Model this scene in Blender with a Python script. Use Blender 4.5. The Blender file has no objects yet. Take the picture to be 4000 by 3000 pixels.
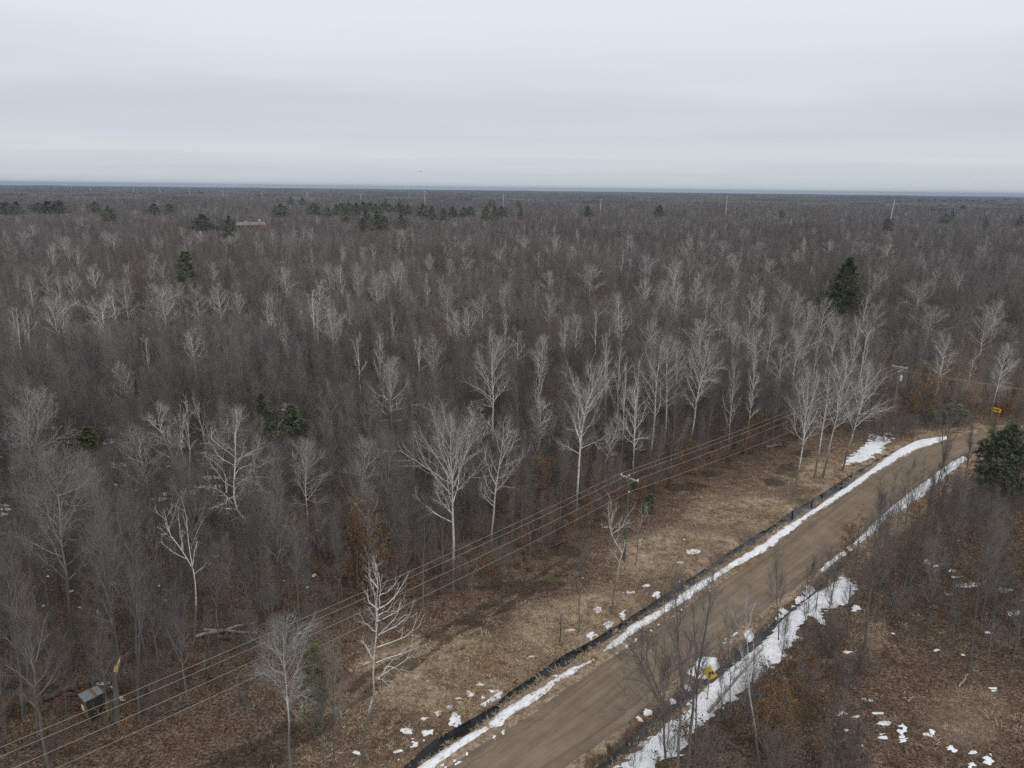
# Late-winter forest seen from the air: bare woods to the horizon, a dirt road with ditches and snow, a power line.
import bpy, math, random
import numpy as np
from mathutils import Vector

scene = bpy.context.scene
COL = scene.collection

# ------------------------------------------------------------------ camera
FPX, CAM_H = 2777.0, 40.0                       # focal length in photo pixels (4000 wide), height above ground in metres
ROLL = math.atan(47 / 4000.0)
PITCH = math.atan((1500 - 737.5) / FPX)
FW = np.array([0, math.cos(PITCH), -math.sin(PITCH)])
_r = np.array([1.0, 0, 0]); _u = np.cross(_r, FW)
RT = _r * math.cos(ROLL) + _u * math.sin(ROLL)
UP = np.cross(RT, FW)
cam_data = bpy.data.cameras.new("camera")
cam = bpy.data.objects.new("camera", cam_data); COL.objects.link(cam)
cam_data.sensor_width = 36.0; cam_data.lens = 36.0 * FPX / 4000.0
cam_data.clip_start = 0.5; cam_data.clip_end = 40000.0
from mathutils import Matrix
m4 = Matrix(((RT[0], UP[0], -FW[0], 0), (RT[1], UP[1], -FW[1], 0), (RT[2], UP[2], -FW[2], CAM_H), (0, 0, 0, 1)))
cam.matrix_world = m4
scene.camera = cam

# ------------------------------------------------------------------ light: overcast sky and a weak, very soft sun
SUN_EL, SUN_AZ = math.radians(48), math.radians(150)
world = bpy.data.worlds.new("World"); scene.world = world; world.use_nodes = True
wn = world.node_tree; wn.nodes.clear()
def NW(t, **k):
    n = wn.nodes.new(t)
    for a, b in k.items(): setattr(n, a, b)
    return n
def math_node(tree, op, a, b=None, c=None, clamp=False):
    n = tree.nodes.new("ShaderNodeMath"); n.operation = op; n.use_clamp = clamp
    for i, v in enumerate((a, b, c)):
        if v is None: continue
        if isinstance(v, (int, float)): n.inputs[i].default_value = v
        else: tree.links.new(v, n.inputs[i])
    return n.outputs[0]
def ramp_node(tree, fac, stops, interp='LINEAR'):
    n = tree.nodes.new("ShaderNodeValToRGB"); n.color_ramp.interpolation = interp
    el = n.color_ramp.elements
    while len(el) < len(stops): el.new(0.5)
    for e, (p, c) in zip(el, stops):
        e.position = p; e.color = (c[0], c[1], c[2], 1) if len(c) == 3 else c
    if fac is not None: tree.links.new(fac, n.inputs[0])
    return n.outputs[0]
def mix_node(tree, fac, a, b, blend='MIX'):
    n = tree.nodes.new("ShaderNodeMix"); n.data_type = 'RGBA'; n.blend_type = blend
    for s, v in ((n.inputs[0], fac), (n.inputs[6], a), (n.inputs[7], b)):
        if isinstance(v, (int, float)): s.default_value = v
        elif isinstance(v, tuple): s.default_value = (v[0], v[1], v[2], 1)
        else: tree.links.new(v, s)
    return n.outputs[2]
def noise_node(tree, vec, scale, detail=4, rough=0.55, dist=0.0):
    n = tree.nodes.new("ShaderNodeTexNoise")
    n.inputs['Scale'].default_value = scale; n.inputs['Detail'].default_value = detail
    n.inputs['Roughness'].default_value = rough; n.inputs['Distortion'].default_value = dist
    if vec is not None: tree.links.new(vec, n.inputs['Vector'])
    return n.outputs[0]
def mapping_node(tree, vec, scale=(1, 1, 1), loc=(0, 0, 0), rot=(0, 0, 0)):
    n = tree.nodes.new("ShaderNodeMapping")
    n.inputs['Scale'].default_value = scale; n.inputs['Location'].default_value = loc; n.inputs['Rotation'].default_value = rot
    tree.links.new(vec, n.inputs['Vector'])
    return n.outputs[0]
tc = NW("ShaderNodeTexCoord"); sep = NW("ShaderNodeSeparateXYZ"); wn.links.new(tc.outputs['Generated'], sep.inputs[0])
zc = math_node(wn, 'MAXIMUM', sep.outputs[2], 0.0)
sky = NW("ShaderNodeTexSky", sky_type='NISHITA', sun_disc=False)
sky.sun_elevation = SUN_EL; sky.sun_rotation = SUN_AZ
# cloud sheet seen in perspective: direction projected on a plane far above
zp = math_node(wn, 'ADD', zc, 0.035)
cx = math_node(wn, 'DIVIDE', sep.outputs[0], zp); cy = math_node(wn, 'DIVIDE', sep.outputs[1], zp)
comb = NW("ShaderNodeCombineXYZ"); wn.links.new(cx, comb.inputs[0]); wn.links.new(cy, comb.inputs[1])
band = noise_node(wn, mapping_node(wn, comb.outputs[0], (0.22, 0.42, 1), (3.1, 0.7, 0)), 1.0, 5, 0.5, 0.4)
fine = noise_node(wn, mapping_node(wn, comb.outputs[0], (0.45, 1.5, 1), (1.3, 4.2, 0)), 1.0, 6, 0.55, 0.3)
elev = math_node(wn, 'ADD', zc, math_node(wn, 'MULTIPLY', math_node(wn, 'SUBTRACT', band, 0.5), math_node(wn, 'MULTIPLY', zc, 0.85)))
stops = [(0.0, (.56, .61, .66)), (0.018, (.555, .605, .655)), (0.030, (.575, .615, .66)), (0.042, (.625, .650, .675)), (0.052, (.605, .640, .680)),
         (0.066, (.560, .612, .675)), (0.095, (.578, .625, .690)), (0.135, (.650, .690, .745)), (0.19, (.705, .745, .80)), (0.26, (.745, .783, .835)), (0.6, (.95, .98, 1.02)), (1.0, (1.12, 1.14, 1.16))]
cloud = ramp_node(wn, elev, stops)
tex = math_node(wn, 'ADD', math_node(wn, 'MULTIPLY', math_node(wn, 'SUBTRACT', band, 0.5), 0.11), math_node(wn, 'MULTIPLY', math_node(wn, 'SUBTRACT', fine, 0.5), 0.06))
tex = math_node(wn, 'ADD', tex, 1.0)
cl2 = NW("ShaderNodeVectorMath", operation='SCALE'); wn.links.new(cloud, cl2.inputs[0]); wn.links.new(math_node(wn, 'MULTIPLY', tex, 8.8), cl2.inputs['Scale'])
skc = NW("ShaderNodeVectorMath", operation='SCALE'); wn.links.new(sky.outputs[0], skc.inputs[0]); skc.inputs['Scale'].default_value = 0.06
add = NW("ShaderNodeVectorMath", operation='ADD'); wn.links.new(cl2.outputs[0], add.inputs[0]); wn.links.new(skc.outputs[0], add.inputs[1])
bg = NW("ShaderNodeBackground"); bg.inputs['Strength'].default_value = 0.115
wn.links.new(add.outputs[0], bg.inputs['Color'])
wo = NW("ShaderNodeOutputWorld"); wn.links.new(bg.outputs[0], wo.inputs['Surface'])
sun_data = bpy.data.lights.new("sun", 'SUN'); sun_data.energy = 0.6; sun_data.angle = math.radians(25); sun_data.color = (1, .97, .92)
sun = bpy.data.objects.new("sun", sun_data); COL.objects.link(sun)
sd = Vector((math.sin(SUN_AZ) * math.cos(SUN_EL), math.cos(SUN_AZ) * math.cos(SUN_EL), math.sin(SUN_EL)))
sun.rotation_euler = (-sd).to_track_quat('-Z', 'Y').to_euler(); sun.location = sd * 300
vs = scene.view_settings; vs.view_transform = 'Standard'; vs.look = 'None'; vs.exposure = 0.0; vs.gamma = 1.0
cy_ = scene.cycles
cy_.max_bounces = 4; cy_.diffuse_bounces = 2; cy_.glossy_bounces = 2; cy_.transmission_bounces = 1; cy_.volume_bounces = 0
cy_.use_denoising = False; cy_.caustics_reflective = False; cy_.caustics_refractive = False

# ------------------------------------------------------------------ helpers: places
def at(x, y, z=0.0):
    """photo pixel (4000 x 3000) -> point of the place at height z"""
    d = (x - 2000) / FPX * RT - (y - 1500) / FPX * UP + FW
    t = (z - CAM_H) / d[2]
    return np.array([d[0] * t, d[1] * t, z])
def proj(p):
    q = np.asarray(p, float) - np.array([0, 0, CAM_H]); a = np.maximum(q @ FW, 1e-3)
    return np.stack([2000 + FPX * (q @ RT) / a, 1500 - FPX * (q @ UP) / a], -1)
def facing(x, y, base):
    """photo pixel -> point in the upright plane through base that faces the viewpoint"""
    d = (x - 2000) / FPX * RT - (y - 1500) / FPX * UP + FW
    n = np.array([base[0], base[1], 0.0]); n /= np.linalg.norm(n)
    t = (base @ n) / (d @ n)
    return np.array([0, 0, CAM_H]) + d * t
def top_height(base, y):
    """height of a tree on base whose tip shows at photo row y"""
    lo, hi = 1.0, 39.0
    for _ in range(40):
        mid = (lo + hi) / 2
        if proj(np.array([base[0], base[1], base[2] + mid]))[1] > y: lo = mid
        else: hi = mid
    return lo
def in_poly(P, poly):
    x, y = P[:, 0], P[:, 1]; ins = np.zeros(len(P), bool); n = len(poly)
    for i in range(n):
        x1, y1 = poly[i]; x2, y2 = poly[(i + 1) % n]
        c = (y1 > y) != (y2 > y)
        xi = (x2 - x1) * (y - y1) / ((y2 - y1) if y2 != y1 else 1e-9) + x1
        ins ^= c & (x < xi)
    return ins
def seg_dist(P, line):
    """distance to a polyline, and the arc parameter (vertex index + fraction) of the nearest point"""
    best = np.full(len(P), 1e9); par = np.zeros(len(P))
    for i in range(len(line) - 1):
        a, b = np.asarray(line[i][:2]), np.asarray(line[i + 1][:2]); ab = b - a
        t = np.clip(((P - a) @ ab) / max(ab @ ab, 1e-9), 0, 1)
        d = np.hypot(*(P - (a + t[:, None] * ab)).T)
        m = d < best; best[m] = d[m]; par[m] = i + t[m]
    return best, par
def poly_sd(P, poly):
    d, _ = seg_dist(P, list(poly) + [poly[0]])
    return np.where(in_poly(P, poly), d, -d)
def smooth(t): t = np.clip(t, 0, 1); return t * t * (3 - 2 * t)
def vnoise(x, y, seed=0):
    xi, yi = np.floor(x).astype(np.int64), np.floor(y).astype(np.int64); fx, fy = smooth(x - xi), smooth(y - yi)
    def h(a, b):
        n = (a * 374761393 + b * 668265263 + seed * 1442695041) & 0xFFFFFFFF
        n = ((n ^ (n >> 13)) * 1274126177) & 0xFFFFFFFF
        return ((n ^ (n >> 16)) & 0xFFFF) / 65535.0
    return (h(xi, yi) * (1 - fx) + h(xi + 1, yi) * fx) * (1 - fy) + (h(xi, yi + 1) * (1 - fx) + h(xi + 1, yi + 1) * fx) * fy
def fbm(x, y, seed=0, octs=4):
    s = 0; a = .5
    for o in range(octs):
        s = s + a * vnoise(x * 2 ** o, y * 2 ** o, seed + o * 17); a *= .5
    return s / (1 - .5 ** octs) - 0.5

# ------------------------------------------------------------------ helpers: objects
def link(o, parent=None):
    COL.objects.link(o)
    if parent is not None: o.parent = parent
    return o
def tag(o, label=None, cat=None, group=None, kind=None):
    if label: o['label'] = label
    if cat: o['category'] = cat
    if group: o['group'] = group
    if kind: o['kind'] = kind
    return o
def empty(name, loc, rz=0.0, sc=1.0):
    o = bpy.data.objects.new(name, None); COL.objects.link(o)
    o.location = tuple(float(v) for v in loc); o.rotation_euler = (0, 0, float(rz))
    o.scale = (sc, sc, sc) if np.isscalar(sc) else tuple(sc); o.empty_display_size = 0.3
    return o
def obj(name, mesh, parent=None):
    return link(bpy.data.objects.new(name, mesh), parent)
def mk_mesh(name, pieces, mats, smooth_shade=True):
    """pieces: list of (verts Nx3, faces MxK, material slot)"""
    V, LI, LS, MI = [], [], [], []; off = 0; lo = 0
    for v, f, mi in pieces:
        if len(v) == 0 or len(f) == 0: continue
        k = f.shape[1]
        V.append(v); LI.append((f + off).ravel()); LS.append(np.arange(len(f)) * k + lo); MI.append(np.full(len(f), mi))
        off += len(v); lo += f.size
    me = bpy.data.meshes.new(name)
    V = np.concatenate(V).astype(np.float32); LI = np.concatenate(LI).astype(np.int32); LS = np.concatenate(LS).astype(np.int32); MI = np.concatenate(MI).astype(np.int32)
    me.vertices.add(len(V)); me.vertices.foreach_set('co', V.ravel())
    me.loops.add(len(LI)); me.loops.foreach_set('vertex_index', LI)
    me.polygons.add(len(LS)); me.polygons.foreach_set('loop_start', LS)
    me.polygons.foreach_set('material_index', MI)
    me.polygons.foreach_set('use_smooth', np.full(len(LS), bool(smooth_shade)))
    for m in mats: me.materials.append(m)
    me.update(calc_edges=True)
    return me
def tubes(P, R, sides, cap=False):
    """polylines P (M,S,3) with radii R (M,S) -> one tube each"""
    M, S, _ = P.shape
    T = np.gradient(P, axis=1); T /= np.linalg.norm(T, axis=2, keepdims=True) + 1e-9
    ref = np.where(np.abs(T[:, :1, 2:3]) > .8, np.array([1.0, 0.1, 0]), np.array([0, 0.1, 1.0]))
    N = np.cross(T, ref); N /= np.linalg.norm(N, axis=2, keepdims=True) + 1e-9
    B = np.cross(T, N)
    a = np.arange(sides) * 2 * math.pi / sides
    ring = N[:, :, None] * np.cos(a)[None, None, :, None] + B[:, :, None] * np.sin(a)[None, None, :, None]
    V = (P[:, :, None] + ring * R[:, :, None, None]).reshape(-1, 3)
    m, s, k = np.meshgrid(np.arange(M), np.arange(S - 1), np.arange(sides), indexing='ij')
    k2 = (k + 1) % sides; b = m * S * sides
    F = np.stack([b + s * sides + k, b + s * sides + k2, b + (s + 1) * sides + k2, b + (s + 1) * sides + k], -1).reshape(-1, 4)
    return V, F
def box(cx, cy, cz, sx, sy, sz, rz=0.0):
    v = np.array([[x, y, z] for z in (-.5, .5) for y in (-.5, .5) for x in (-.5, .5)]) * [sx, sy, sz]
    c, s = math.cos(rz), math.sin(rz)
    v = v @ np.array([[c, s, 0], [-s, c, 0], [0, 0, 1]]) + [cx, cy, cz]
    f = np.array([[0, 2, 3, 1], [4, 5, 7, 6], [0, 1, 5, 4], [2, 6, 7, 3], [0, 4, 6, 2], [1, 3, 7, 5]])
    return v, f
def rod(a, b, r0, r1=None, sides=8):
    P = np.array([[a, np.asarray(a) * .5 + np.asarray(b) * .5, b]], float); r1 = r0 if r1 is None else r1
    v, f = tubes(P, np.array([[r0, (r0 + r1) / 2, r1]]), sides)
    n = len(v)
    v = np.vstack([v, a, b]); caps = []
    for k in range(sides):
        caps.append([n, (k + 1) % sides, k, k]); caps.append([n + 1, 2 * sides + k, 2 * sides + (k + 1) % sides, 2 * sides + (k + 1) % sides])
    return v, f, n
def rods(lst, sides=8):
    out = []
    for a, b, r0, r1 in lst:
        v, f, n = rod(a, b, r0, r1, sides)
        tri = []
        for k in range(sides):
            tri.append([n, (k + 1) % sides, k]); tri.append([n + 1, 2 * sides + k, 2 * sides + (k + 1) % sides])
        out.append((v, f, 0)); out.append((v, np.array(tri), 0))
    return out

# ------------------------------------------------------------------ materials
def mat(name):
    m = bpy.data.materials.new(name); m.use_nodes = True
    t = m.node_tree; b = t.nodes['Principled BSDF']; b.inputs['Roughness'].default_value = 0.9
    b.inputs['Specular IOR Level'].default_value = 0.2
    return m, t, b
def obj_random(t): return t.nodes.new("ShaderNodeObjectInfo").outputs['Random']
def obj_place(t): return t.nodes.new("ShaderNodeObjectInfo").outputs['Location']
def coord(t, k='Object'): return t.nodes.new("ShaderNodeTexCoord").outputs[k]
def bark(name, stops, dark=None, scale=2.0, place=None, rnd=0.25, foot=None):
    """bark whose tone varies from tree to tree (and slowly over the wood), with darker marks"""
    m, t, b = mat(name)
    oc = coord(t)
    n = noise_node(t, mapping_node(t, oc, (1, 1, .35)), scale, 5, .65)
    c = ramp_node(t, n, stops)
    if dark:
        n2 = noise_node(t, mapping_node(t, oc, (1.5, 1.5, 5)), 1.6, 3, .6)
        k = ramp_node(t, n2, [(dark[0], (0, 0, 0)), (dark[0] + .06, (1, 1, 1))])
        c = mix_node(t, k, c, dark[1])
    if foot:                                                 # old furrowed bark on the lowest metres of the trunk
        sx = t.nodes.new("ShaderNodeSeparateXYZ"); t.links.new(oc, sx.inputs[0])
        zz = math_node(t, 'ADD', math_node(t, 'MULTIPLY', sx.outputs[2], .05), math_node(t, 'MULTIPLY', math_node(t, 'SUBTRACT', n, .5), .45))
        c = mix_node(t, ramp_node(t, zz, [(foot[0], (1, 1, 1)), (foot[1], (0, 0, 0))]), c, foot[2])
    v = math_node(t, 'MULTIPLY_ADD', obj_random(t), rnd * 2, 1 - rnd)
    if place:
        pn = noise_node(t, mapping_node(t, obj_place(t), (1, 1, 0)), place[0], 2, .5)
        c = mix_node(t, ramp_node(t, pn, [(.42, (0, 0, 0)), (.62, (1, 1, 1))]), c, mix_node(t, 1.0, c, place[1], 'MULTIPLY'))
    s = t.nodes.new("ShaderNodeVectorMath"); s.operation = 'SCALE'; t.links.new(c, s.inputs[0]); t.links.new(v, s.inputs['Scale'])
    t.links.new(s.outputs[0], b.inputs['Base Color'])
    return m
M_PALE = bark("pale_bark", [(.3, (.48, .465, .435)), (.55, (.70, .685, .65)), (.8, (.78, .765, .735))], (.58, (.16, .145, .125)), 1.6, None, .18, (.16, .34, (.16, .148, .125)))
M_PALETWIG = bark("pale_twig_bark", [(.3, (.29, .272, .25)), (.7, (.44, .42, .392))], None, 1.0, None, .20)
M_GREYPALE = bark("lichen_grey_bark", [(.3, (.20, .19, .165)), (.55, (.33, .32, .285)), (.8, (.42, .41, .375))], (.62, (.10, .10, .07)), 1.6, None, .12, (.30, .62, (.10, .092, .062)))
M_LIMB = bark("grey_limb_bark", [(.3, (.165, .153, .141)), (.7, (.28, .265, .247))], None, 1.2, (.012, (.80, .74, .70)), .34)
M_BROWN = bark("grey_bark", [(.3, (.095, .086, .074)), (.55, (.155, .142, .124)), (.8, (.21, .195, .172))], (.66, (.05, .055, .035)), 3.0, None, .25)
M_TWIG = bark("grey_twig_bark", [(.3, (.166, .149, .134)), (.7, (.258, .235, .214))], None, 0.8, (.012, (.78, .70, .66)), .36)
M_REDTWIG = bark("reddish_twig_bark", [(.3, (.125, .104, .095)), (.7, (.20, .172, .157))], None, 0.8, (.05, (.8, .9, .95)), .25)
def leafmat(name, stops, rnd=.3, trans=.15):
    m, t, b = mat(name)
    n = noise_node(t, coord(t), 1.3, 4, .7)
    c = ramp_node(t, n, stops)
    v = math_node(t, 'MULTIPLY_ADD', obj_random(t), rnd * 2, 1 - rnd)
    s = t.nodes.new("ShaderNodeVectorMath"); s.operation = 'SCALE'; t.links.new(c, s.inputs[0]); t.links.new(v, s.inputs['Scale'])
    t.links.new(s.outputs[0], b.inputs['Base Color'])
    return m
M_OAK = leafmat("dry_oak_leaf", [(.3, (.12, .064, .032)), (.5, (.20, .112, .054)), (.7, (.28, .172, .092))])
M_NEEDLE = leafmat("pine_needle", [(.3, (.105, .124, .074)), (.55, (.17, .196, .11)), (.75, (.25, .275, .15))], .22)
M_NEEDLE2 = leafmat("olive_needle", [(.3, (.11, .12, .055)), (.55, (.17, .18, .08)), (.75, (.23, .235, .11))], .2)
M_GRASS = leafmat("dry_grass_blade", [(.3, (.26, .19, .12)), (.55, (.42, .32, .215)), (.75, (.55, .44, .31))], .3)
def plain(name, col, rough=.6, metal=0.0, noise=.18, scale=6.0):
    m, t, b = mat(name)
    n = noise_node(t, coord(t), scale, 4, .6)
    lo = tuple(max(0, c * (1 - noise)) for c in col); hi = tuple(c * (1 + noise) for c in col)
    t.links.new(ramp_node(t, n, [(.3, lo), (.7, hi)]), b.inputs['Base Color'])
    b.inputs['Roughness'].default_value = rough; b.inputs['Metallic'].default_value = metal
    return m

# ------------------------------------------------------------------ tree growing
def _norm(a): return a / (np.linalg.norm(a, axis=-1, keepdims=True) + 1e-9)
def spawn(rng, P, R, n, t0, t1, ang, asd, length, seg, trop, wander, rfac, rend, rmax=9.0, clump=1.0):
    """n children along each parent polyline; ang/length are functions of (t, parent index) or constants"""
    M, S1, _ = P.shape; S = S1 - 1
    par = np.repeat(np.arange(M), n)
    t = t0 + (t1 - t0) * ((np.tile(np.arange(n), M) + rng.random(M * n)) / n) ** clump
    f = np.minimum(t * S, S - 1e-6); i = f.astype(int); u = (f - i)[:, None]
    A, B = P[par, i], P[par, i + 1]
    pos = A * (1 - u) + B * u; T = _norm(B - A)
    pr = R[par, i] * (1 - u[:, 0]) + R[par, i + 1] * u[:, 0]
    ref = np.where(np.abs(T[:, 2:3]) > .8, np.array([1.0, 0, 0]), np.array([0, 0, 1.0]))
    N = _norm(np.cross(T, ref)); Bn = np.cross(T, N)
    az = np.repeat(rng.random(M) * 6.28, n) + np.tile(np.arange(n), M) * 2.4 + rng.normal(0, .5, M * n)
    th = np.radians((ang(t) if callable(ang) else np.full(M * n, float(ang))) + rng.normal(0, asd, M * n))[:, None]
    d = _norm(np.cos(th) * T + np.sin(th) * (np.cos(az)[:, None] * N + np.sin(az)[:, None] * Bn))
    L = (length(t, par) if callable(length) else np.full(M * n, float(length))) * rng.uniform(.7, 1.25, M * n)
    pts = [pos]; st = (L / seg)[:, None]
    for k in range(seg):
        d = _norm(d + trop * np.array([0, 0, 1.0]) + rng.normal(0, wander, (M * n, 3)))
        pts.append(pts[-1] + d * st)
    C = np.stack(pts, 1)
    r0 = np.minimum(pr * rfac, rmax); re = np.minimum(rend, r0)
    RR = r0[:, None] + (re - r0)[:, None] * np.linspace(0, 1, seg + 1)[None]
    return C, RR, L
def resample(pts, n):
    pts = np.asarray(pts, float); d = np.r_[0, np.cumsum(np.linalg.norm(np.diff(pts, axis=0), axis=1))]
    q = np.linspace(0, d[-1], n)
    return np.stack([np.interp(q, d, pts[:, k]) for k in range(3)], -1)
def trunk_line(rng, h, lean=0.0, wob=.25, n=9):
    z = np.linspace(0, h, n); w = np.cumsum(rng.normal(0, wob / n * 3, (n, 2)), axis=0) * (z / h)[:, None] ** .7
    a = rng.random() * 6.28
    return np.stack([w[:, 0] + lean * h * np.cos(a) * (z / h) ** 1.3, w[:, 1] + lean * h * np.sin(a) * (z / h) ** 1.3, z], -1)
SPEC = {
 # n limbs, start on trunk, angles low/high, limb length (share of height), upward pull, wander, n2, n3, twig length, twig radius
 'pale':  dict(n1=20, t0=.40, a=(64, 30), L=.185, trop=.10, wander=.17, n2=8, n3=8, tl=.75, tr=.0085, r0=.0085),
 'vase':  dict(n1=19, t0=.44, a=(52, 24), L=.225, trop=.085, wander=.13, n2=10, n3=9, tl=.85, tr=.0085, r0=.0085),
 'brown': dict(n1=16, t0=.38, a=(44, 16), L=.165, trop=.14, wander=.10, n2=7, n3=6, tl=1.0, tr=.0105, r0=.0085),
 'broom': dict(n1=20, t0=.30, a=(40, 12), L=.25, trop=.12, wander=.08, n2=7, n3=7, tl=1.2, tr=.010, r0=.0095),
 'slim':  dict(n1=18, t0=.35, a=(46, 22), L=.13, trop=.15, wander=.12, n2=6, n3=6, tl=.75, tr=.010, r0=.0062),
 'bare':  dict(n1=9,  t0=.5,  a=(40, 18), L=.16, trop=.10, wander=.16, n2=4, n3=3, tl=.6, tr=.010, r0=.0072),
 'open':  dict(n1=16, t0=.26, a=(78, 30), L=.26, trop=.10, wander=.10, n2=7, n3=4, tl=.9, tr=.012, r0=.0100),
 'twisty':dict(n1=15, t0=.30, a=(80, 35), L=.27, trop=.06, wander=.28, n2=9, n3=8, tl=.8, tr=.011, r0=.0120),
}
def grow(seed, h, kind, trunk=None, limbs=None, detail=1.0, width=1.0, twig=1.0):
    """returns pieces of the trunk mesh and pieces of the crown mesh (slot 0 wood, slot 1 twigs)"""
    rng = np.random.default_rng(seed); s = SPEC[kind]
    T = trunk_line(rng, h) if trunk is None else resample(trunk, 12)
    if trunk is not None: T[1:-1] += rng.normal(0, .035, (len(T) - 2, 3)) * [1, 1, 0]
    if kind in ('pale', 'vase'): T = resample(T[:-1] if trunk is not None else T[:-1], 12); T = T if trunk is None else T
    n = len(T); q = np.linspace(0, 1, n)
    r0 = s['r0'] * h * rng.uniform(.9, 1.15)
    TR = r0 * (1 - .88 * q ** .9); TR[0] *= 1.25
    P0, R0 = T[None], TR[None]
    tv, tf = tubes(P0, R0, 8)
    n1 = max(3, int(s['n1'] * detail ** .4)); n2 = max(2, int(s['n2'] * detail ** .5)); n3 = max(2, int(s['n3'] * detail ** .6))
    a0, a1 = s['a']; t0 = s['t0']
    shape = lambda t, p: h * s['L'] * width * (.35 + .75 * np.sin(np.clip((t - t0) / (1 - t0), 0, 1) * 2.2 + .75))
    P1, R1, L1 = spawn(rng, P0, R0, n1, t0, .985, lambda t: a0 + (a1 - a0) * (t - t0) / (1 - t0), 7, shape, 6, s['trop'], s['wander'], .58, .016, .085)
    if limbs:
        Q = np.stack([resample(l, 7) for l in limbs]); Q[:, 1:] += np.cumsum(rng.normal(0, .06, (len(limbs), 6, 3)), axis=1)
        lr = np.linspace(1, .15, 7)[None] * (r0 * .36)
        P1 = np.concatenate([P1, Q]); R1 = np.concatenate([R1, np.repeat(lr, len(Q), 0)]); L1 = np.r_[L1, [np.linalg.norm(np.diff(l, axis=0), axis=1).sum() for l in limbs]]
    P2, R2, L2 = spawn(rng, P1, R1, n2, .22, .98, lambda t: 42 - 14 * t, 10, lambda t, p: L1[p] * (.52 - .30 * t), 4, s['trop'] * 1.1, s['wander'] * 1.2, .55, .008, .03)
    P3, R3, L3 = spawn(rng, P2, R2, n3, .15, 1.0, 34, 12, lambda t, p: np.clip(s['tl'] * (.55 + .35 * L2[p]), .3, 1.6), 2, s['trop'] * 1.2, s['wander'] * 1.4, .7, s['tr'] * .35 * twig, s['tr'] * twig)
    P4, R4, L4 = spawn(rng, P1, R1, max(2, n3), .25, 1.0, 36, 12, s['tl'], 2, s['trop'], s['wander'], .5, s['tr'] * .4 * twig, s['tr'] * twig)
    crown = []
    for P, R, k, mi in ((P1, R1, 5, 0), (P2, R2, 3, 0), (P3, R3, 3, 1), (P4, R4, 3, 1)):
        v, f = tubes(P, R, k); crown.append((v, f, mi))
    return [(tv, tf, 0)], crown, (P3, T)
def make_tree_mesh(name, seed, h, kind, mats, **k):
    t, c, _ = grow(seed, h, kind, **k)
    return mk_mesh(name + "_trunk", t, [mats[0]]), mk_mesh(name + "_crown", c, [mats[-1], mats[1]])
def ribbons(P, R):
    """cheap flat twigs for far trees"""
    M, S, _ = P.shape
    T = _norm(np.gradient(P, axis=1)); rr = np.random.default_rng(5).normal(size=(M, 1, 3)); N = _norm(np.cross(T, rr))
    V = np.stack([P - N * R[..., None], P + N * R[..., None]], 2).reshape(-1, 3)
    m, s = np.meshgrid(np.arange(M), np.arange(S - 1), indexing='ij'); b = m * S * 2 + s * 2
    return V, np.stack([b, b + 1, b + 3, b + 2], -1).reshape(-1, 4)
def far_tree(seed, h, kind, detail, rad):
    rng = np.random.default_rng(seed); s = SPEC[kind]
    T = trunk_line(rng, h, 0, .2, 5); r0 = s['r0'] * h
    P0, R0 = T[None], (r0 * (1 - .8 * np.linspace(0, 1, 5)))[None]
    a0, a1 = s['a']; t0 = s['t0']
    P1, R1, L1 = spawn(rng, P0, R0, int(s['n1'] * .8 * detail), t0, .98, lambda t: a0 + (a1 - a0) * (t - t0) / (1 - t0), 8,
                       lambda t, p: h * s['L'] * (.35 + .75 * np.sin((t - t0) / (1 - t0) * 2.2 + .75)), 3, s['trop'], s['wander'], .6, .03, .08)
    P2, R2, L2 = spawn(rng, P1, R1, int(12 * detail), .15, 1.0, 32, 12, lambda t, p: np.clip(L1[p] * (.5 - .2 * t), .7, 2.2), 2, s['trop'] * 1.2, .15, .6, rad * .4, rad)
    v0, f0 = tubes(P0, R0, 4); v1, f1 = tubes(P1, R1, 3); v2, f2 = ribbons(P2, R2)
    return [(v0, f0, 0), (v1, f1, 0), (v2, f2, 1)]
def leaves_at(rng, pts, size, per, spread, mi=0):
    n = len(pts) * per
    c = np.repeat(pts, per, 0) + rng.normal(0, spread, (n, 3))
    a = _norm(rng.normal(size=(n, 3))); b = _norm(np.cross(a, rng.normal(size=(n, 3))))
    sz = size * rng.uniform(.6, 1.4, (n, 1))
    V = np.stack([c - a * sz, c + b * sz * .55, c + a * sz, c - b * sz * .55], 1).reshape(-1, 3)
    return V, np.arange(n * 4).reshape(n, 4), mi
def oak_mesh(seed, h, leafy=1.0):
    """young oak still holding its dry leaves: trunk, branches, leaves"""
    rng = np.random.default_rng(seed)
    T = trunk_line(rng, h, .03, .3, 7); P0 = T[None]; R0 = (.011 * h * (1 - .85 * np.linspace(0, 1, 7)))[None]
    P1, R1, L1 = spawn(rng, P0, R0, 18, .12, .98, lambda t: 74 - 36 * t, 10, lambda t, p: h * (.34 - .22 * t), 4, .04, .16, .55, .008, .05)
    P2, R2, _ = spawn(rng, P1, R1, 7, .15, 1.0, 40, 14, lambda t, p: L1[p] * .38, 3, .03, .18, .6, .005, .02)
    v0, f0 = tubes(P0, R0, 6); v1, f1 = tubes(P1, R1, 4); v2, f2 = tubes(P2, R2, 3)
    keep = P2[rng.random(len(P2)) < .62]
    lv = leaves_at(rng, keep[:, 1:].reshape(-1, 3), .085, max(2, int(4.5 * leafy)), .18)
    return mk_mesh("oak_trunk", [(v0, f0, 0)], [M_BROWN]), mk_mesh("oak_branches", [(v1, f1, 0), (v2, f2, 0)], [M_BROWN]), mk_mesh("oak_leaves", [lv], [M_OAK], False)
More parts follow.
